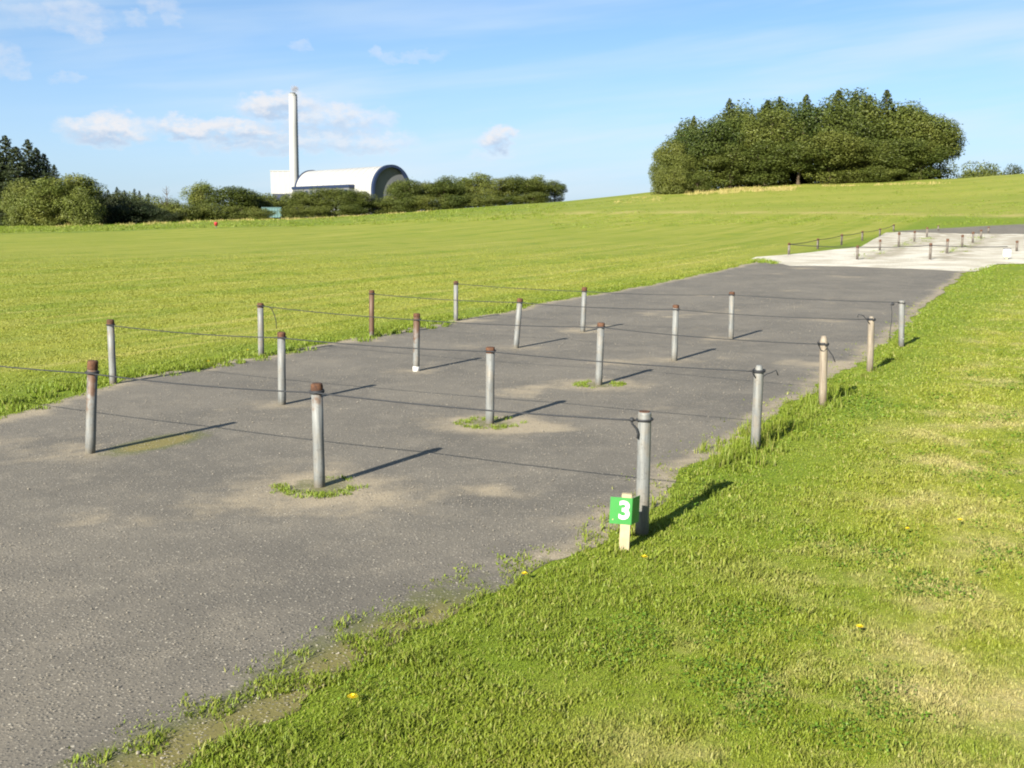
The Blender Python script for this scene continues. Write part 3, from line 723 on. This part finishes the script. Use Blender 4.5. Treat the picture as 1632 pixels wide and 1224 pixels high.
# ------------------------------------------------------------------ second set of short posts on the gravel
G2 = [[(1257, 406.5, 387), (1366, 414.3, 391), (1482, 414.5, 387.5)], [(1303, 397, 380), (1402, 400, 382), (1509, 404.5, 380.5), (1620, 401, 383.5)],
      [(1341, 391, 373), (1432, 393.5, 370), (1533, 395, 374)], [(1374, 383.5, 368), (1457, 386, 368), (1550, 387.5, 369.5)],
      [(1402, 377, 364), (1477, 378.5, 362), (1563, 381, 366)], [(1424, 368.5, 357.5), (1495, 368, 359), (1575, 371.5, 361.5)]]
tops = {}
SMALL = None
for r_, row in enumerate(G2):
    for c_, (px, pb, pt) in enumerate(row):
        x_, y_ = ground_px(px, pb); z_ = tz1(x_, y_); h_ = at_depth(px, pt, y_)[2] - z_
        o = empty('short_post', (x_, y_, z_)); o.scale = (1, 1, h_ / .5)
        tag(o, f'short dark-topped post on pale gravel, {ORD[r_]} row from the asphalt, {ORD[c_]} from the field grass', 'post', 'short posts on the gravel')
        if SMALL is None:
            bm = bmesh.new(); lathe(bm, [(.042, -.06), (.042, .2), (.042, .42)], 12); bm2 = bmesh.new(); lathe(bm2, [(.046, .405), (.049, .41), (.049, .49), (.03, .5)], 12)
            a_ = obj('tube', bm, M['fpost'], o, True); c2 = obj('cap', bm2, M['rust'], o, True); SMALL = (a_, c2)
        else:
            a_ = SMALL[0].copy(); c2 = SMALL[1].copy()
            for q_ in (a_, c2): COL.objects.link(q_); q_.parent = o
        tops[(r_, c_)] = Vector((x_, y_, z_ + h_ * .88))
for nm, ks, lab in (('gravel_rope', [(r_, 0) for r_ in range(6)], 'dark rope along the field side of the short gravel posts'), ('gravel_rope', [(0, 0), (0, 1), (0, 2)], 'dark rope across the first row of short gravel posts')):
    pts = []
    for a, b in zip(ks, ks[1:]): pts += catenary(tops[a] + Vector((-.01, -.05, 0)), tops[b] + Vector((-.01, -.05, 0)), .03, 8)[(1 if pts else 0):]
    if nm and ks[-1] == (0, 2): pts += catenary(pts[-1], Vector(at_depth(1606, 393, tops[(0, 2)].y - 1.2)), .03, 8)[1:]
    bm = bmesh.new(); tube(bm, pts, .012, 6); tag(obj(nm, bm, M['rope'], None, True), lab, 'rope', 'ropes on the gravel')
# white marker at the corner of the gravel
x_, y_ = ground_px(1604, 413.5); z_ = tz1(x_, y_)
o = empty('marker_board', (x_, y_, z_), rad(-22)); tag(o, 'small white marker board on a stub stake at the gravel corner', 'sign')
bm = bmesh.new(); bx(bm, -.035, .035, -.03, .03, -.05, .33); obj('stake', bm, M['stake'], o)
bm = bmesh.new(); bx(bm, -.11, .11, -.05, -.031, .09, .325); bmesh.ops.bevel(bm, geom=[e_ for e_ in bm.edges if abs(e_.verts[0].co.y - e_.verts[1].co.y) > .01], offset=.03, segments=3, affect='EDGES'); obj('board', bm, M['white'], o)
bm = bmesh.new(); bx(bm, -.115, .115, -.056, .034, .332, .352); obj('top_strip', bm, M['navy'], o)

# ------------------------------------------------------------------ dandelions in the grass
for i_, (px, py, s_) in enumerate([(562, 1114, 1.25), (836, 917, 1), (1027, 890, 1), (1530, 831, 1), (1370, 1002, 1), (332, 577, 1.3), (395, 559, 1.3), (1446, 845, .8)]):
    x_, y_ = ground_px(px, py, .03)
    o = empty('dandelion', (x_, y_, 0)); tag(o, 'small yellow dandelion flower in short grass' if i_ not in (0,) else 'bright yellow dandelion at the mossy asphalt edge', 'flower', 'dandelions in the grass')
    bm = bmesh.new(); tube(bm, [(0, 0, 0), (.003, .002, .018), (.002, .003, .036)], .0016, 5); obj('stem', bm, M['lush'], o)
    bm = bmesh.new()
    for ring, (n_, rr_, zz) in enumerate(((14, .015, .038), (11, .011, .041), (7, .006, .043))):
        for q in range(n_):
            a = 2 * math.pi * (q + .3 * ring) / n_; ca, sa = math.cos(a), math.sin(a); wv = .0022
            vs = [bm.verts.new(p) for p in ((-sa * wv * .5, ca * wv * .5, .036), (sa * wv * .5, -ca * wv * .5, .036), (rr_ * s_ * ca + sa * wv, rr_ * s_ * sa - ca * wv, zz + .003), (rr_ * s_ * ca - sa * wv, rr_ * s_ * sa + ca * wv, zz + .003))]
            bm.faces.new(vs)
    obj('petals', bm, M['yellow'], o)

# ------------------------------------------------------------------ trees
def leaf_cloud(name, C, N, size, asp=.7):
    """one small bent leaf spray per point"""
    n = len(C); N = N / np.linalg.norm(N, axis=1, keepdims=True)
    t = rng.normal(size=(n, 3)); t -= (t * N).sum(1, keepdims=True) * N; t /= np.linalg.norm(t, axis=1, keepdims=True); b = np.cross(N, t)
    s = (size * rng.uniform(.6, 1.4, n))[:, None]
    V = np.stack([C - t * s, C - b * s * asp + N * s * .15, C + t * s, C + b * s * asp + N * s * .15], 1)
    k = np.arange(n)[:, None] * 4
    return npmesh(name, V.reshape(-1, 3), [k + np.array([[0, 1, 3]]), k + np.array([[1, 2, 3]])], {'rnd': np.repeat(rng.random(n), 4)})

def broad_proto(n, rx, rz, zc, nl, size, low=0., skirt=7):
    """unit broadleaf: height 1, crown from lobes"""
    C, N = [], []
    lob = []
    for _ in range(nl):
        for _t in range(60):
            p = rng.uniform(-1, 1, 3)
            if (p ** 2).sum() < 1 and (p ** 2).sum() > .12: break
        lob.append(((p[0] * rx * .74, p[1] * rx * .74, zc + p[2] * rz * .76), rng.uniform(.24, .44) * min(rx, rz) * 1.05))
    for i in range(skirt):
        a = 2 * math.pi * i / skirt + rng.uniform(-.3, .3); q = rx * rng.uniform(.3, .66)
        lob.append(((q * math.cos(a), q * math.sin(a), rng.uniform(.05, .2)), rng.uniform(.26, .40) * min(rx, rz)))
    tot = sum(r * r for _, r in lob)
    for c, r in lob:
        per = int(n * r * r / tot)
        q = rng.normal(size=(per, 3)); q /= np.linalg.norm(q, axis=1, keepdims=True)
        rad_ = r * (.5 + .55 * rng.random(per) ** .45) * (1 + .16 * rng.normal(size=per) * (rng.random(per) < .4))
        p = np.array(c) + q * rad_[:, None] * np.array([1.05, 1.05, .95])
        C.append(p); N.append(q * .8 + rng.normal(size=(per, 3)) * .55 + np.array([0, 0, .25]))
    C = np.concatenate(C); N = np.concatenate(N); k = C[:, 2] > low - .02; C, N = C[k], N[k]
    crown = leaf_cloud('crown', C, N, size)
    bm = bmesh.new(); tube(bm, [(0, 0, -.03), (.004, 0, .1), (-.004, .005, .3), (.003, 0, zc + rz * .4)], .020, 8, .3)
    for c, r in lob[:9]:
        z0 = max(.10, c[2] * .55); tube(bm, [(0, 0, z0), (c[0] * .5, c[1] * .5, (z0 + c[2]) / 2 + .02), c], .009, 5, .35)
    me = bpy.data.meshes.new('trunk'); bm.to_mesh(me); bm.free()
    return me, crown

def spruce_proto(n, r0, size, low=.04):
    C, N = [], []
    nb = 150
    for i in range(nb):
        h = low + (1 - low) * (i / nb) ** .92; a = i * 2.4 + rng.uniform(-.3, .3); L = r0 * (1 - h) ** .85 * rng.uniform(.65, 1.15) + .012
        m = max(4, int(n / nb * (1.6 * (1 - h) + .25))); t = rng.random(m) ** .7
        x = L * t; z = h - .28 * L * t + .10 * L * t ** 3 + rng.normal(size=m) * .006; s = rng.normal(size=m) * .16 * L * (1.05 - t)
        C.append(np.stack([x * math.cos(a) - s * math.sin(a), x * math.sin(a) + s * math.cos(a), z], -1))
        N.append(np.stack([math.cos(a) * .5 + rng.normal(size=m) * .5, math.sin(a) * .5 + rng.normal(size=m) * .5, .8 + rng.normal(size=m) * .3], -1))
    crown = leaf_cloud('crown', np.concatenate(C), np.concatenate(N), size, .45)
    bm = bmesh.new(); tube(bm, [(0, 0, -.03), (0, 0, .3), (.003, 0, .7), (0, 0, 1.0)], .016, 8, .12)
    me = bpy.data.meshes.new('trunk'); bm.to_mesh(me); bm.free()
    return me, crown

# clover and other broad little leaves in patches through the lawn
x, y, d, e, clump = LAWN; pn = fbm(x + 2, y + 6, 1.0, 3); pf = fbm(x + 6, y + 1, 6, 2)
k = (d < 12) & (e > .05) & (rng.random(len(x)) < .30 * sstep(pn, .50, .66) * sstep(pf, .42, .62)); x, y, d = x[k], y[k], d[k]; n = len(x)
C = np.stack([x, y, rng.uniform(.010, .030, n)], -1); N = np.stack([rng.normal(size=n) * .45, rng.normal(size=n) * .45, np.ones(n)], -1)
tag(link('clover', leaf_cloud('clover', C, N, .0052 * np.maximum(1, d / 4) ** .7, .8), M['clover']), 'patches of small-leaved clover and weeds through the verge lawn', 'clover', kind='stuff')
print('clover', n)
BR = [broad_proto(15000, .30, .44, .53, 34, .0095, .0) for _ in range(5)]          # full to the ground
BL = [broad_proto(12000, .34, .36, .60, 30, .0098, .14, 0) for _ in range(3)]          # showing some stem
BU = [broad_proto(11000, .62, .46, .48, 28, .0165, .0, 10) for _ in range(4)]           # bush
SP = [spruce_proto(5200, .28, .013) for _ in range(2)]
SPW = [spruce_proto(13000, .40, .0115, .0) for _ in range(3)]
def tree(protos, px, top, Y, wpx, leaf, name, label, cat='tree', group=None, sink=0., basew=None):
    """px, top: photograph pixel of the tree's tip; wpx its width in pixels"""
    x_, y_, zt = at_depth(px, top, Y); z0 = tz1(x_, y_) - sink; h = zt - z0
    tr, cr = random.choice(protos)
    ext = 1
    vs = np.empty(len(cr.vertices) * 3, np.float32); cr.vertices.foreach_get('co', vs); vs = vs.reshape(-1, 3)
    wu = np.percentile(vs[:, 0], 99) - np.percentile(vs[:, 0], 1); hu = np.percentile(vs[:, 2], 99.6)
    o = empty(name, (x_, y_, z0), random.uniform(0, 6.28)); tag(o, label, cat, group)
    s = wpx / FPX * Y / wu; o.scale = (s, s, h / hu)
    for nm, me, m in (('trunk', tr, M['bark']), ('crown', cr, M[leaf])):
        q_ = link(nm, me, m, o); q_.material_slots[0].link = 'OBJECT'; q_.material_slots[0].material = m      # leaf colour per tree, mesh shared
    return o
# hilltop copse: silhouette of the photograph, trees a few metres apart in depth
g = 'trees of the hilltop copse'
sil = [(1040, 262), (1060, 222), (1085, 196), (1120, 182), (1160, 170), (1210, 160), (1260, 157), (1300, 155), (1340, 146), (1390, 150), (1430, 158), (1465, 166), (1495, 182), (1512, 215), (1522, 250)]
def silh(px): return float(np.interp(px, [s[0] for s in sil], [s[1] for s in sil]))
lab_b = 'dense broadleaf tree with foliage to the ground in the hilltop copse'
for px, dt, wv in ((1072, 14, 52), (1104, 20, 70), (1142, 16, 78), (1184, 18, 86), (1232, 16, 88), (1282, 12, 92), (1330, 10, 92), (1376, 8, 96), (1422, 10, 92), (1462, 8, 84), (1488, 8, 72)):
    lf = random.choice(('deep', 'olive', 'oak')); tree(BR, px, silh(px) + dt, 118 + random.uniform(-2, 4), wv, lf, 'broadleaf_tree', {'deep': 'dark green', 'oak': 'mid-green', 'olive': 'paler olive'}[lf] + ' broadleaf tree standing full height in the hilltop copse', group=g)
for px, dt, wv in ((1080, 44, 58), (1166, 62, 80), (1222, 66, 84), (1275, 70, 84), (1325, 62, 84), (1384, 72, 70), (1425, 66, 84), (1470, 56, 76)):
    lf = random.choice(('oak', 'deep', 'olive')); bare = px in (1082, 1275); tree(BL if bare else BR, px, silh(px) + dt, 113.5 + random.uniform(-1, 1.5), wv, lf, 'broadleaf_tree', {'deep': 'dark green', 'oak': 'mid-green', 'olive': 'paler olive'}[lf] + (' lower tree showing its stem' if bare else ' lower tree leafy to the ground') + ' on the sunny edge of the copse', group=g)
tree(BL, 1502, 200, 117, 58, 'oak', 'broadleaf_tree', 'broadleaf tree with bare lower stem at the open end of the copse', group=g)
for px, dt, wv in ((1110, 6, 70), (1180, 2, 80), (1250, 4, 80), (1350, 0, 90), (1450, 4, 80)):
    tree(BR, px, silh(px) + dt, 128 + random.uniform(0, 6), wv, 'oak', 'broadleaf_tree', 'tall tree at the back of the hilltop copse', group=g)
for px, tp in ((1082, 200), (1106, 178), (1163, 158), (1223, 155), (1243, 149), (1285, 150), (1337, 141), (1362, 148), (1386, 148), (1414, 138), (1452, 164)):
    tree(SPW, px, tp + random.uniform(2, 9), 121 + random.uniform(-2, 4), random.uniform(70, 115) if px > 1110 else 48, 'spruce', 'spruce_tree', 'dark spruce with pointed tip rising through the hilltop copse', group=g)
for px, tp, wv in ((1052, 258, 30), (1072, 266, 46), (1112, 272, 50), (1350, 268, 60), (1400, 262, 70)):
    tree(BU, px, tp, 111.5 + random.uniform(-.5, 1), wv, 'olive', 'bush', 'low bush at the foot of the hilltop copse', 'bush', g)
# beyond the brow
tree(BU, 1563, 259, 150, 66, 'olive', 'broadleaf_tree', 'pale olive rounded tree showing over the brow beside the copse', sink=1)
tree(BU, 1622, 264, 160, 46, 'pine', 'broadleaf_tree', 'dark rounded tree top just over the brow past the pale one', sink=1)
# hedge trees in front of the plant
g = 'trees of the long hedgerow'
for px, tp, wv, lf in ((884, 289, 34, 'oak'), (856, 282, 50, 'bush'), (822, 276, 54, 'oak'), (796, 282, 50, 'olive'), (764, 278, 56, 'bush'), (735, 284, 54, 'bush'), (706, 286, 56, 'oak'), (678, 288, 50, 'olive'), (652, 290, 46, 'oak'), (632, 292, 40, 'olive'), (845, 287, 50, 'olive'), (716, 282, 40, 'oak')):
    tree(BR, px, tp + random.uniform(-5, 5), 126 + random.uniform(-3, 6), wv, lf, 'broadleaf_tree', {'oak': 'deep green', 'olive': 'olive green', 'bush': 'bright yellow-green'}[lf] + ' rounded tree in the long hedgerow running from the white vault', group=g)
for px, tp, wv, lf in ((600, 316, 60, 'olive'), (640, 316, 60, 'oak'), (680, 312, 60, 'olive'), (722, 312, 56, 'oak'), (765, 308, 60, 'olive'), (805, 310, 56, 'oak'), (850, 306, 50, 'olive')):
    tree(BU, px, tp, 122 + random.uniform(-2, 1), wv, lf, 'hedge_bush', {'oak': 'deep green', 'olive': 'olive green'}[lf] + ' low bush filling the foot of the long hedgerow', 'bush', g)
g = 'trees before the incinerator plant'
for px, tp, wv, lf in ((478, 304, 46, 'olive'), (505, 300, 52, 'oak'), (535, 301, 50, 'olive'), (560, 302, 46, 'oak'), (578, 305, 34, 'olive')):
    tree(BR, px, tp, 119 + random.uniform(-1, 3), wv, lf, 'broadleaf_tree', 'short leafy tree screening the white vault and chimney foot', group=g)
for px, tp, wv, lf in ((470, 326, 44, 'oak'), (510, 328, 50, 'olive'), (560, 326, 46, 'oak')):
    tree(BU, px, tp, 116.5 + random.uniform(-1, 1), wv, lf, 'hedge_bush', 'low bush below the screening trees by the white disc', 'bush', g)
g = 'trees and bushes of the lower hedge'
tree(BR, 322, 291, 118, 52, 'bush', 'broadleaf_tree', 'pale yellow-green tree standing up from the lower hedge', group=g)
tree(BR, 368, 298, 118, 66, 'oak', 'broadleaf_tree', 'dark rounded tree beside the pale yellow-green one', group=g)
tree(BU, 392, 308, 120, 60, 'oak', 'broadleaf_tree', 'dark tree between the rounded tree and the white block', group=g)
tree(BU, 422, 309, 122, 56, 'olive', 'broadleaf_tree', 'olive tree in front of the white block', group=g)
tree(BU, 450, 312, 124, 36, 'oak', 'broadleaf_tree', 'small dark tree under the chimney', group=g)
for px, tp, wv in ((290, 320, 60), (335, 320, 60), (385, 328, 56), (415, 330, 40), (255, 328, 60)):
    tree(BU, px, tp, 112 + random.uniform(-1, 2), wv, 'olive', 'hedge_bush', 'low bush along the foot of the lower hedge', 'bush', g)
for px, tp in ((172, 303), (186, 299), (198, 304), (214, 302), (222, 305), (236, 309)):
    tree(SP, px, tp, 150 + random.uniform(-3, 3), 30, 'pine', 'spruce_tree', 'small distant spruce behind the dark hedge', group='distant spruces')
for px, tp, wv in ((195, 308, 70), (235, 312, 66), (262, 318, 50)):
    tree(BU, px, tp, 128 + random.uniform(-3, 3), wv, 'olive', 'hedge_bush', 'olive bush along the top of the dark hedge', 'bush', g)
for px, tp, wv in ((152, 296, 50), (172, 306, 66), (200, 315, 70), (230, 325, 66), (262, 333, 56)):
    tree(BU, px, tp, 110 + random.uniform(-1, 1), wv, 'pine', 'hedge_bush', 'hedge bush on the shadow side, shade put into its dark leaf', 'bush', g)  # dark needle leaf colour paints in the hedge's shadow side
for px, tp, wv, lf in ((36, 286, 56, 'bush'), (78, 284, 66, 'bush'), (112, 279, 72, 'bush'), (24, 304, 40, 'bush'), (62, 302, 60, 'bush'), (130, 300, 50, 'bush')):
    tree(BR if tp < 300 else BU, px, tp, 103 + random.uniform(-1.5, 1.5), wv, lf, 'rounded_bush', 'large rounded sunlit bush at the dark conifers', 'bush', 'rounded bushes by the conifers')
for px, tp, wv in ((8, 219, 120), (44, 225, 100), (70, 247, 80), (-28, 228, 120), (26, 236, 110), (86, 264, 56), (58, 238, 90), (-4, 240, 130)):
    tree(SPW, px, tp, 113 + random.uniform(-1, 4), wv, 'pine', 'conifer', 'tall dark conifer behind the rounded bushes', group='dark conifers')
# bare sapling
x_, y_, zt = at_depth(265, 296, 114); z0 = tz1(x_, y_)
o = empty('bare_sapling', (x_, y_, z0)); tag(o, 'thin bare leafless sapling above the lower hedge', 'tree'); h_ = zt - z0
bm = bmesh.new(); tube(bm, [(0, 0, -.1), (.05, 0, h_ * .5), (0, 0, h_)], .06, 6, .2); obj('trunk', bm, M['bark'], o)
bm = bmesh.new()
for q in range(26):
    z_ = h_ * random.uniform(.35, .95); a = random.uniform(0, 6.28); L = random.uniform(.5, 1.3) * (1.2 - z_ / h_)
    tube(bm, [(0, 0, z_), (L * .5 * math.cos(a), L * .5 * math.sin(a), z_ + L * .5), (L * math.cos(a), L * math.sin(a), z_ + L * 1.1)], .022, 4, .3)
obj('branches', bm, M['bark'], o)

# ------------------------------------------------------------------ small things by the hedge
x_, y_ = ground_px(433, 348.5); z_ = tz1(x_, y_)
o = empty('steel_container', (x_, y_, z_), rad(6)); tag(o, 'small teal steel container with ribbed side before the lower hedge', 'container')
s_ = y_ / FPX; W2 = 15 * s_; H2 = 17 * s_
bm = bmesh.new(); bx(bm, -W2, W2, 0, 1.2, .12, H2); obj('body', bm, M['teal'], o)
for q in range(7):
    bm = bmesh.new(); c_ = -W2 + (q + .5) * W2 / 3.5; bx(bm, c_ - .04, c_ + .04, -.05, -.002, .14, H2 - .03); obj('rib', bm, M['teal'], o)
for q in (-1, 1):
    bm = bmesh.new(); bx(bm, q * W2 * .8 - .08, q * W2 * .8 + .08, .1, 1.1, -.05, .118); obj('skid', bm, M['navy'], o)
bm = bmesh.new(); bx(bm, -W2 - .03, W2 + .03, -.06, 1.24, H2 + .003, H2 + .05); obj('lid', bm, M['teal'], o)
x_, y_ = ground_px(523, 345); z_ = tz1(x_, y_); s_ = y_ / FPX
o = empty('disc_sign', (x_, y_, z_), 0); tag(o, 'white round disc sign on a thin pole before the screening trees', 'sign')
bm = bmesh.new(); lathe(bm, [(.03, -.1), (.03, 11 * s_)], 8); obj('pole', bm, M['dgrey'], o)
bm = bmesh.new(); bmesh.ops.create_cone(bm, cap_ends=True, segments=20, radius1=3.6 * s_, radius2=3.6 * s_, depth=.04, matrix=Matrix.Translation((0, -.055, 8.4 * s_)) @ Matrix.Rotation(rad(90), 4, 'X')); obj('disc', bm, M['white'], o)
x_, y_ = ground_px(344.5, 363); z_ = tz1(x_, y_); s_ = y_ / FPX
o = empty('red_bin', (x_, y_, z_)); tag(o, 'small red bin on a post at the edge of the mown field', 'bin')
bm = bmesh.new(); lathe(bm, [(.035, -.1), (.035, 3.4 * s_)], 8); obj('post', bm, M['dgrey'], o)
bm = bmesh.new(); lathe(bm, [(2.4 * s_, 3 * s_), (3.1 * s_, 7.6 * s_), (3.2 * s_, 8 * s_), (1.2 * s_, 9.2 * s_)], 14); obj('body', bm, M['red'], o, True)

# ------------------------------------------------------------------ the plant far behind
D = 600.; ZB = -8.
def pz(py, Y): return CAMH + dirpx(816, py)[1] * Y
# vault: axis from the near gable back to the far end
gx, gy = at_depth(622, 300, D)[0], D; fx, fy = at_depth(498, 300, D * 1.13)[0], D * 1.13
axv = Vector((fx - gx, fy - gy, 0)); LEN = axv.length; axv.normalize(); rz = math.atan2(axv.y, axv.x)
top = pz(264, D) - ZB; RW = 11.5; RH = 13.; spring = top - RH
o = empty('vaulted_hall', (gx, gy, ZB), rz); tag(o, 'long white barrel-vaulted industrial hall with navy-rimmed gable, its shade set in grey', 'building')
def arc(r, hgt, n=28, off=0): return [(-(r) * math.cos(math.pi * i / n), spring + off + hgt * math.sin(math.pi * i / n)) for i in range(n + 1)]
prof = [(-RW, 0)] + arc(RW, RH) + [(RW, 0)]
NPAN = 13
bm = bmesh.new()
for q in range(NPAN):            # roof sheets, slightly proud ribs between
    a, b = LEN * q / NPAN + .12, LEN * (q + 1) / NPAN - .12
    A = [bm.verts.new((a, y_, z_)) for y_, z_ in prof]; B = [bm.verts.new((b, y_, z_)) for y_, z_ in prof]
    for i in range(len(prof) - 1): bm.faces.new((A[i], A[i + 1], B[i + 1], B[i]))
sheet = obj('roof', bm, M['silver'], o)
for q in range(NPAN + 1):
    c = LEN * q / NPAN; bm = bmesh.new(); P2 = [(y_ * 1.008, z_ + .1) for y_, z_ in prof]
    A = [bm.verts.new((c - .15, y_, z_)) for y_, z_ in P2]; B = [bm.verts.new((c + .15, y_, z_)) for y_, z_ in P2]
    for i in range(len(P2) - 1): bm.faces.new((A[i], A[i + 1], B[i + 1], B[i]))
    obj('roof_rib', bm, M['clad'], o)
for x_ in (.6, LEN - .5):
    bm = bmesh.new(); vs = [bm.verts.new((x_, y_ * .97, z_ * .985)) for y_, z_ in prof]; bm.faces.new(vs); obj('gable_wall', bm, M['dgrey'], o)  # dark grey puts the gable's shade, turned from the sun, into its colour
for nm, x0_, x1_ in (('gable_rim', -2.2, .3), ('gable_rim', LEN - .3, LEN + 1.2)):
    bm = bmesh.new(); oP = [(-RW * 1.03, 0)] + arc(RW * 1.03, RH * 1.04) + [(RW * 1.03, 0)]; iP = [(-RW * .93, 0)] + arc(RW * .93, RH * .93) + [(RW * .93, 0)]
    r_ = [[bm.verts.new((x_, y_, z_)) for y_, z_ in pp] for x_, pp in ((x0_, oP), (x1_, oP), (x1_, iP), (x0_, iP))]
    for a in range(4):
        A, B = r_[a], r_[(a + 1) % 4]
        for i in range(len(A) - 1): bm.faces.new((A[i], A[i + 1], B[i + 1], B[i]))
    obj(nm, bm, M['navy'], o)
side = -1 if (Matrix.Rotation(rz, 3, 'Z') @ Vector((0, -1, 0))).y < 0 else 1
band_z = pz(300, D * 1.05) - ZB
bm = bmesh.new(); bx(bm, 20, LEN - 3, *sorted((side * (RW + .3), side * (RW + 3.2))), 0, band_z); obj('side_annexe', bm, M['dgrey'], o)
bm = bmesh.new(); bx(bm, 19.5, LEN - 2.5, *sorted((side * (RW + .2), side * (RW + 3.6))), band_z + .02, band_z + 1.6); obj('annexe_fascia', bm, M['navy'], o)
for q in range(10):
    c = 24 + q * (LEN - 32) / 9; bm = bmesh.new(); y1 = side * (RW + 3.21); bx(bm, c - 1.6, c + 1.6, *sorted((y1, y1 + side * .12)), band_z - 4.5, band_z - 1); obj('window', bm, M['navy'], o)
# white block and link by the chimney
x0_, x1_ = at_depth(432, 300, 715)[0], at_depth(464, 300, 715)[0]
o = empty('white_block', ((x0_ + x1_) / 2, 715, ZB), rad(4)); tag(o, 'plain white windowless industrial block behind the chimney foot', 'building')
hw = (x1_ - x0_) / 2; zt = pz(273, 715) - ZB; zb = pz(309, 715) - ZB
bm = bmesh.new(); bx(bm, -hw, hw, 0, 22, zb, zt); obj('wall', bm, M['clad'], o)
for q in range(4):
    bm = bmesh.new(); c = -hw + (q + .5) * hw / 2; bx(bm, c - .08, c + .08, -.12, -.003, zb, zt); obj('panel_joint', bm, M['white'], o)
bm = bmesh.new(); bx(bm, -hw + 1, hw - 1, .5, 21, 0, zb - .02); obj('plinth', bm, M['navy'], o)
bm = bmesh.new(); bx(bm, -hw - .25, hw + .25, -.3, 22.2, zt + .02, zt + .6); obj('parapet', bm, M['clad'], o)
lx0, lx1 = at_depth(474, 300, 700)[0], at_depth(500, 300, 700)[0]
o = empty('link_building', ((lx0 + lx1) / 2, 700, ZB), 0); tag(o, 'grey glazed link with swept navy roof between chimney and vault', 'building')
hw = (lx1 - lx0) / 2; zt = pz(288, 700) - ZB
bm = bmesh.new(); bx(bm, -hw, hw, 0, 14, 0, zt); obj('wall', bm, M['dgrey'], o)
for q in range(3):
    bm = bmesh.new(); c = -hw + (q + .5) * hw / 1.5; bx(bm, c - 1.1, c + 1.1, -.15, -.01, zt - 9, zt - 1); obj('window', bm, M['navy'], o)
bm = bmesh.new(); pr = [(-hw, zt + .05), (-hw * .3, zt + 1.6), (hw * .3, zt + 3.6), (hw * 1.02, zt + 5.6)]
for y_ in (0,):
    A = [bm.verts.new((x_, -1, z_)) for x_, z_ in pr]; A2 = [bm.verts.new((x_, 15, z_)) for x_, z_ in pr]; B = [bm.verts.new((x_, -1, z_ + 1.1)) for x_, z_ in pr]; B2 = [bm.verts.new((x_, 15, z_ + 1.1)) for x_, z_ in pr]
    for i in range(3): bm.faces.new((A[i], A[i + 1], B[i + 1], B[i])); bm.faces.new((B[i], B[i + 1], B2[i + 1], B2[i])); bm.faces.new((A2[i], A2[i + 1], A[i + 1], A[i])); bm.faces.new((B2[i], B2[i + 1], A2[i + 1], A2[i]))
obj('roof', bm, M['navy'], o)
# chimney
cx, cy, ct = at_depth(466.5, 150, 690); cx2 = at_depth(468.5, 310, 690)[0]
o = empty('chimney', (cx2, cy, ZB)); tag(o, 'tall white cylindrical chimney with dark ladder and smudge of smoke', 'chimney'); H_ = ct - ZB
o.rotation_euler = (0, math.atan2(cx - cx2, H_), 0)
bm = bmesh.new(); lathe(bm, [(3.0, 0), (2.85, H_ * .3), (2.6, H_ * .75), (2.45, H_ - .6)], 32); obj('shaft', bm, M['clad'], o, True)
bm = bmesh.new(); lathe(bm, [(2.5, H_ - .75), (2.62, H_ - .7), (2.62, H_ - .05), (2.55, H_)], 32); obj('rim', bm, M['clad'], o)
bm = bmesh.new(); lathe(bm, [(1.7, H_ - .4), (1.7, H_ + .9), (1.5, H_ + .9)], 20); obj('flue', bm, M['dgrey'], o)
lad = bmesh.new()
for s_ in (-.35, .35): tube(lad, [(3.2, s_ - .9, 2), (2.9, s_ - .9, H_ * .75), (2.75, s_ - .9, H_ - 1)], .13, 5)
for q in range(40):
    z_ = 2 + (H_ - 4) * q / 39; r_ = 3.2 - .48 * z_ / H_; tube(lad, [(r_, -1.35, z_), (r_ + .25, -.9, z_), (r_, -.45, z_)], .16, 5)
obj('ladder', lad, M['navy'], o)
# smoke at its mouth
m, t = mat('smoke'); vol = t.node('ShaderNodeVolumePrincipled'); p = t.node('ShaderNodeTexCoord').outputs['Object']
r_ = t.vmath('LENGTH', p); f = t.math('MULTIPLY', t.ramp(r_, 1., .25), t.ramp(t.noise(p, 2.2, 3), .3, .65)); t.put(vol.inputs['Density'], t.math('MULTIPLY', f, .5)); vol.inputs['Color'].default_value = (.5, .44, .40, 1)
t.l.new(vol.outputs[0], t.node('ShaderNodeOutputMaterial').inputs['Volume'])
bm = bmesh.new(); bmesh.ops.create_icosphere(bm, subdivisions=3, radius=1)
o = obj('smoke', bm, m); o.location = (cx + 1.3, cy, ct + 3.2); o.scale = (3.4, 3.4, 3.0); tag(o, 'faint brown puff of smoke over the chimney mouth', 'smoke', kind='stuff')
print('done', len(bpy.data.objects))
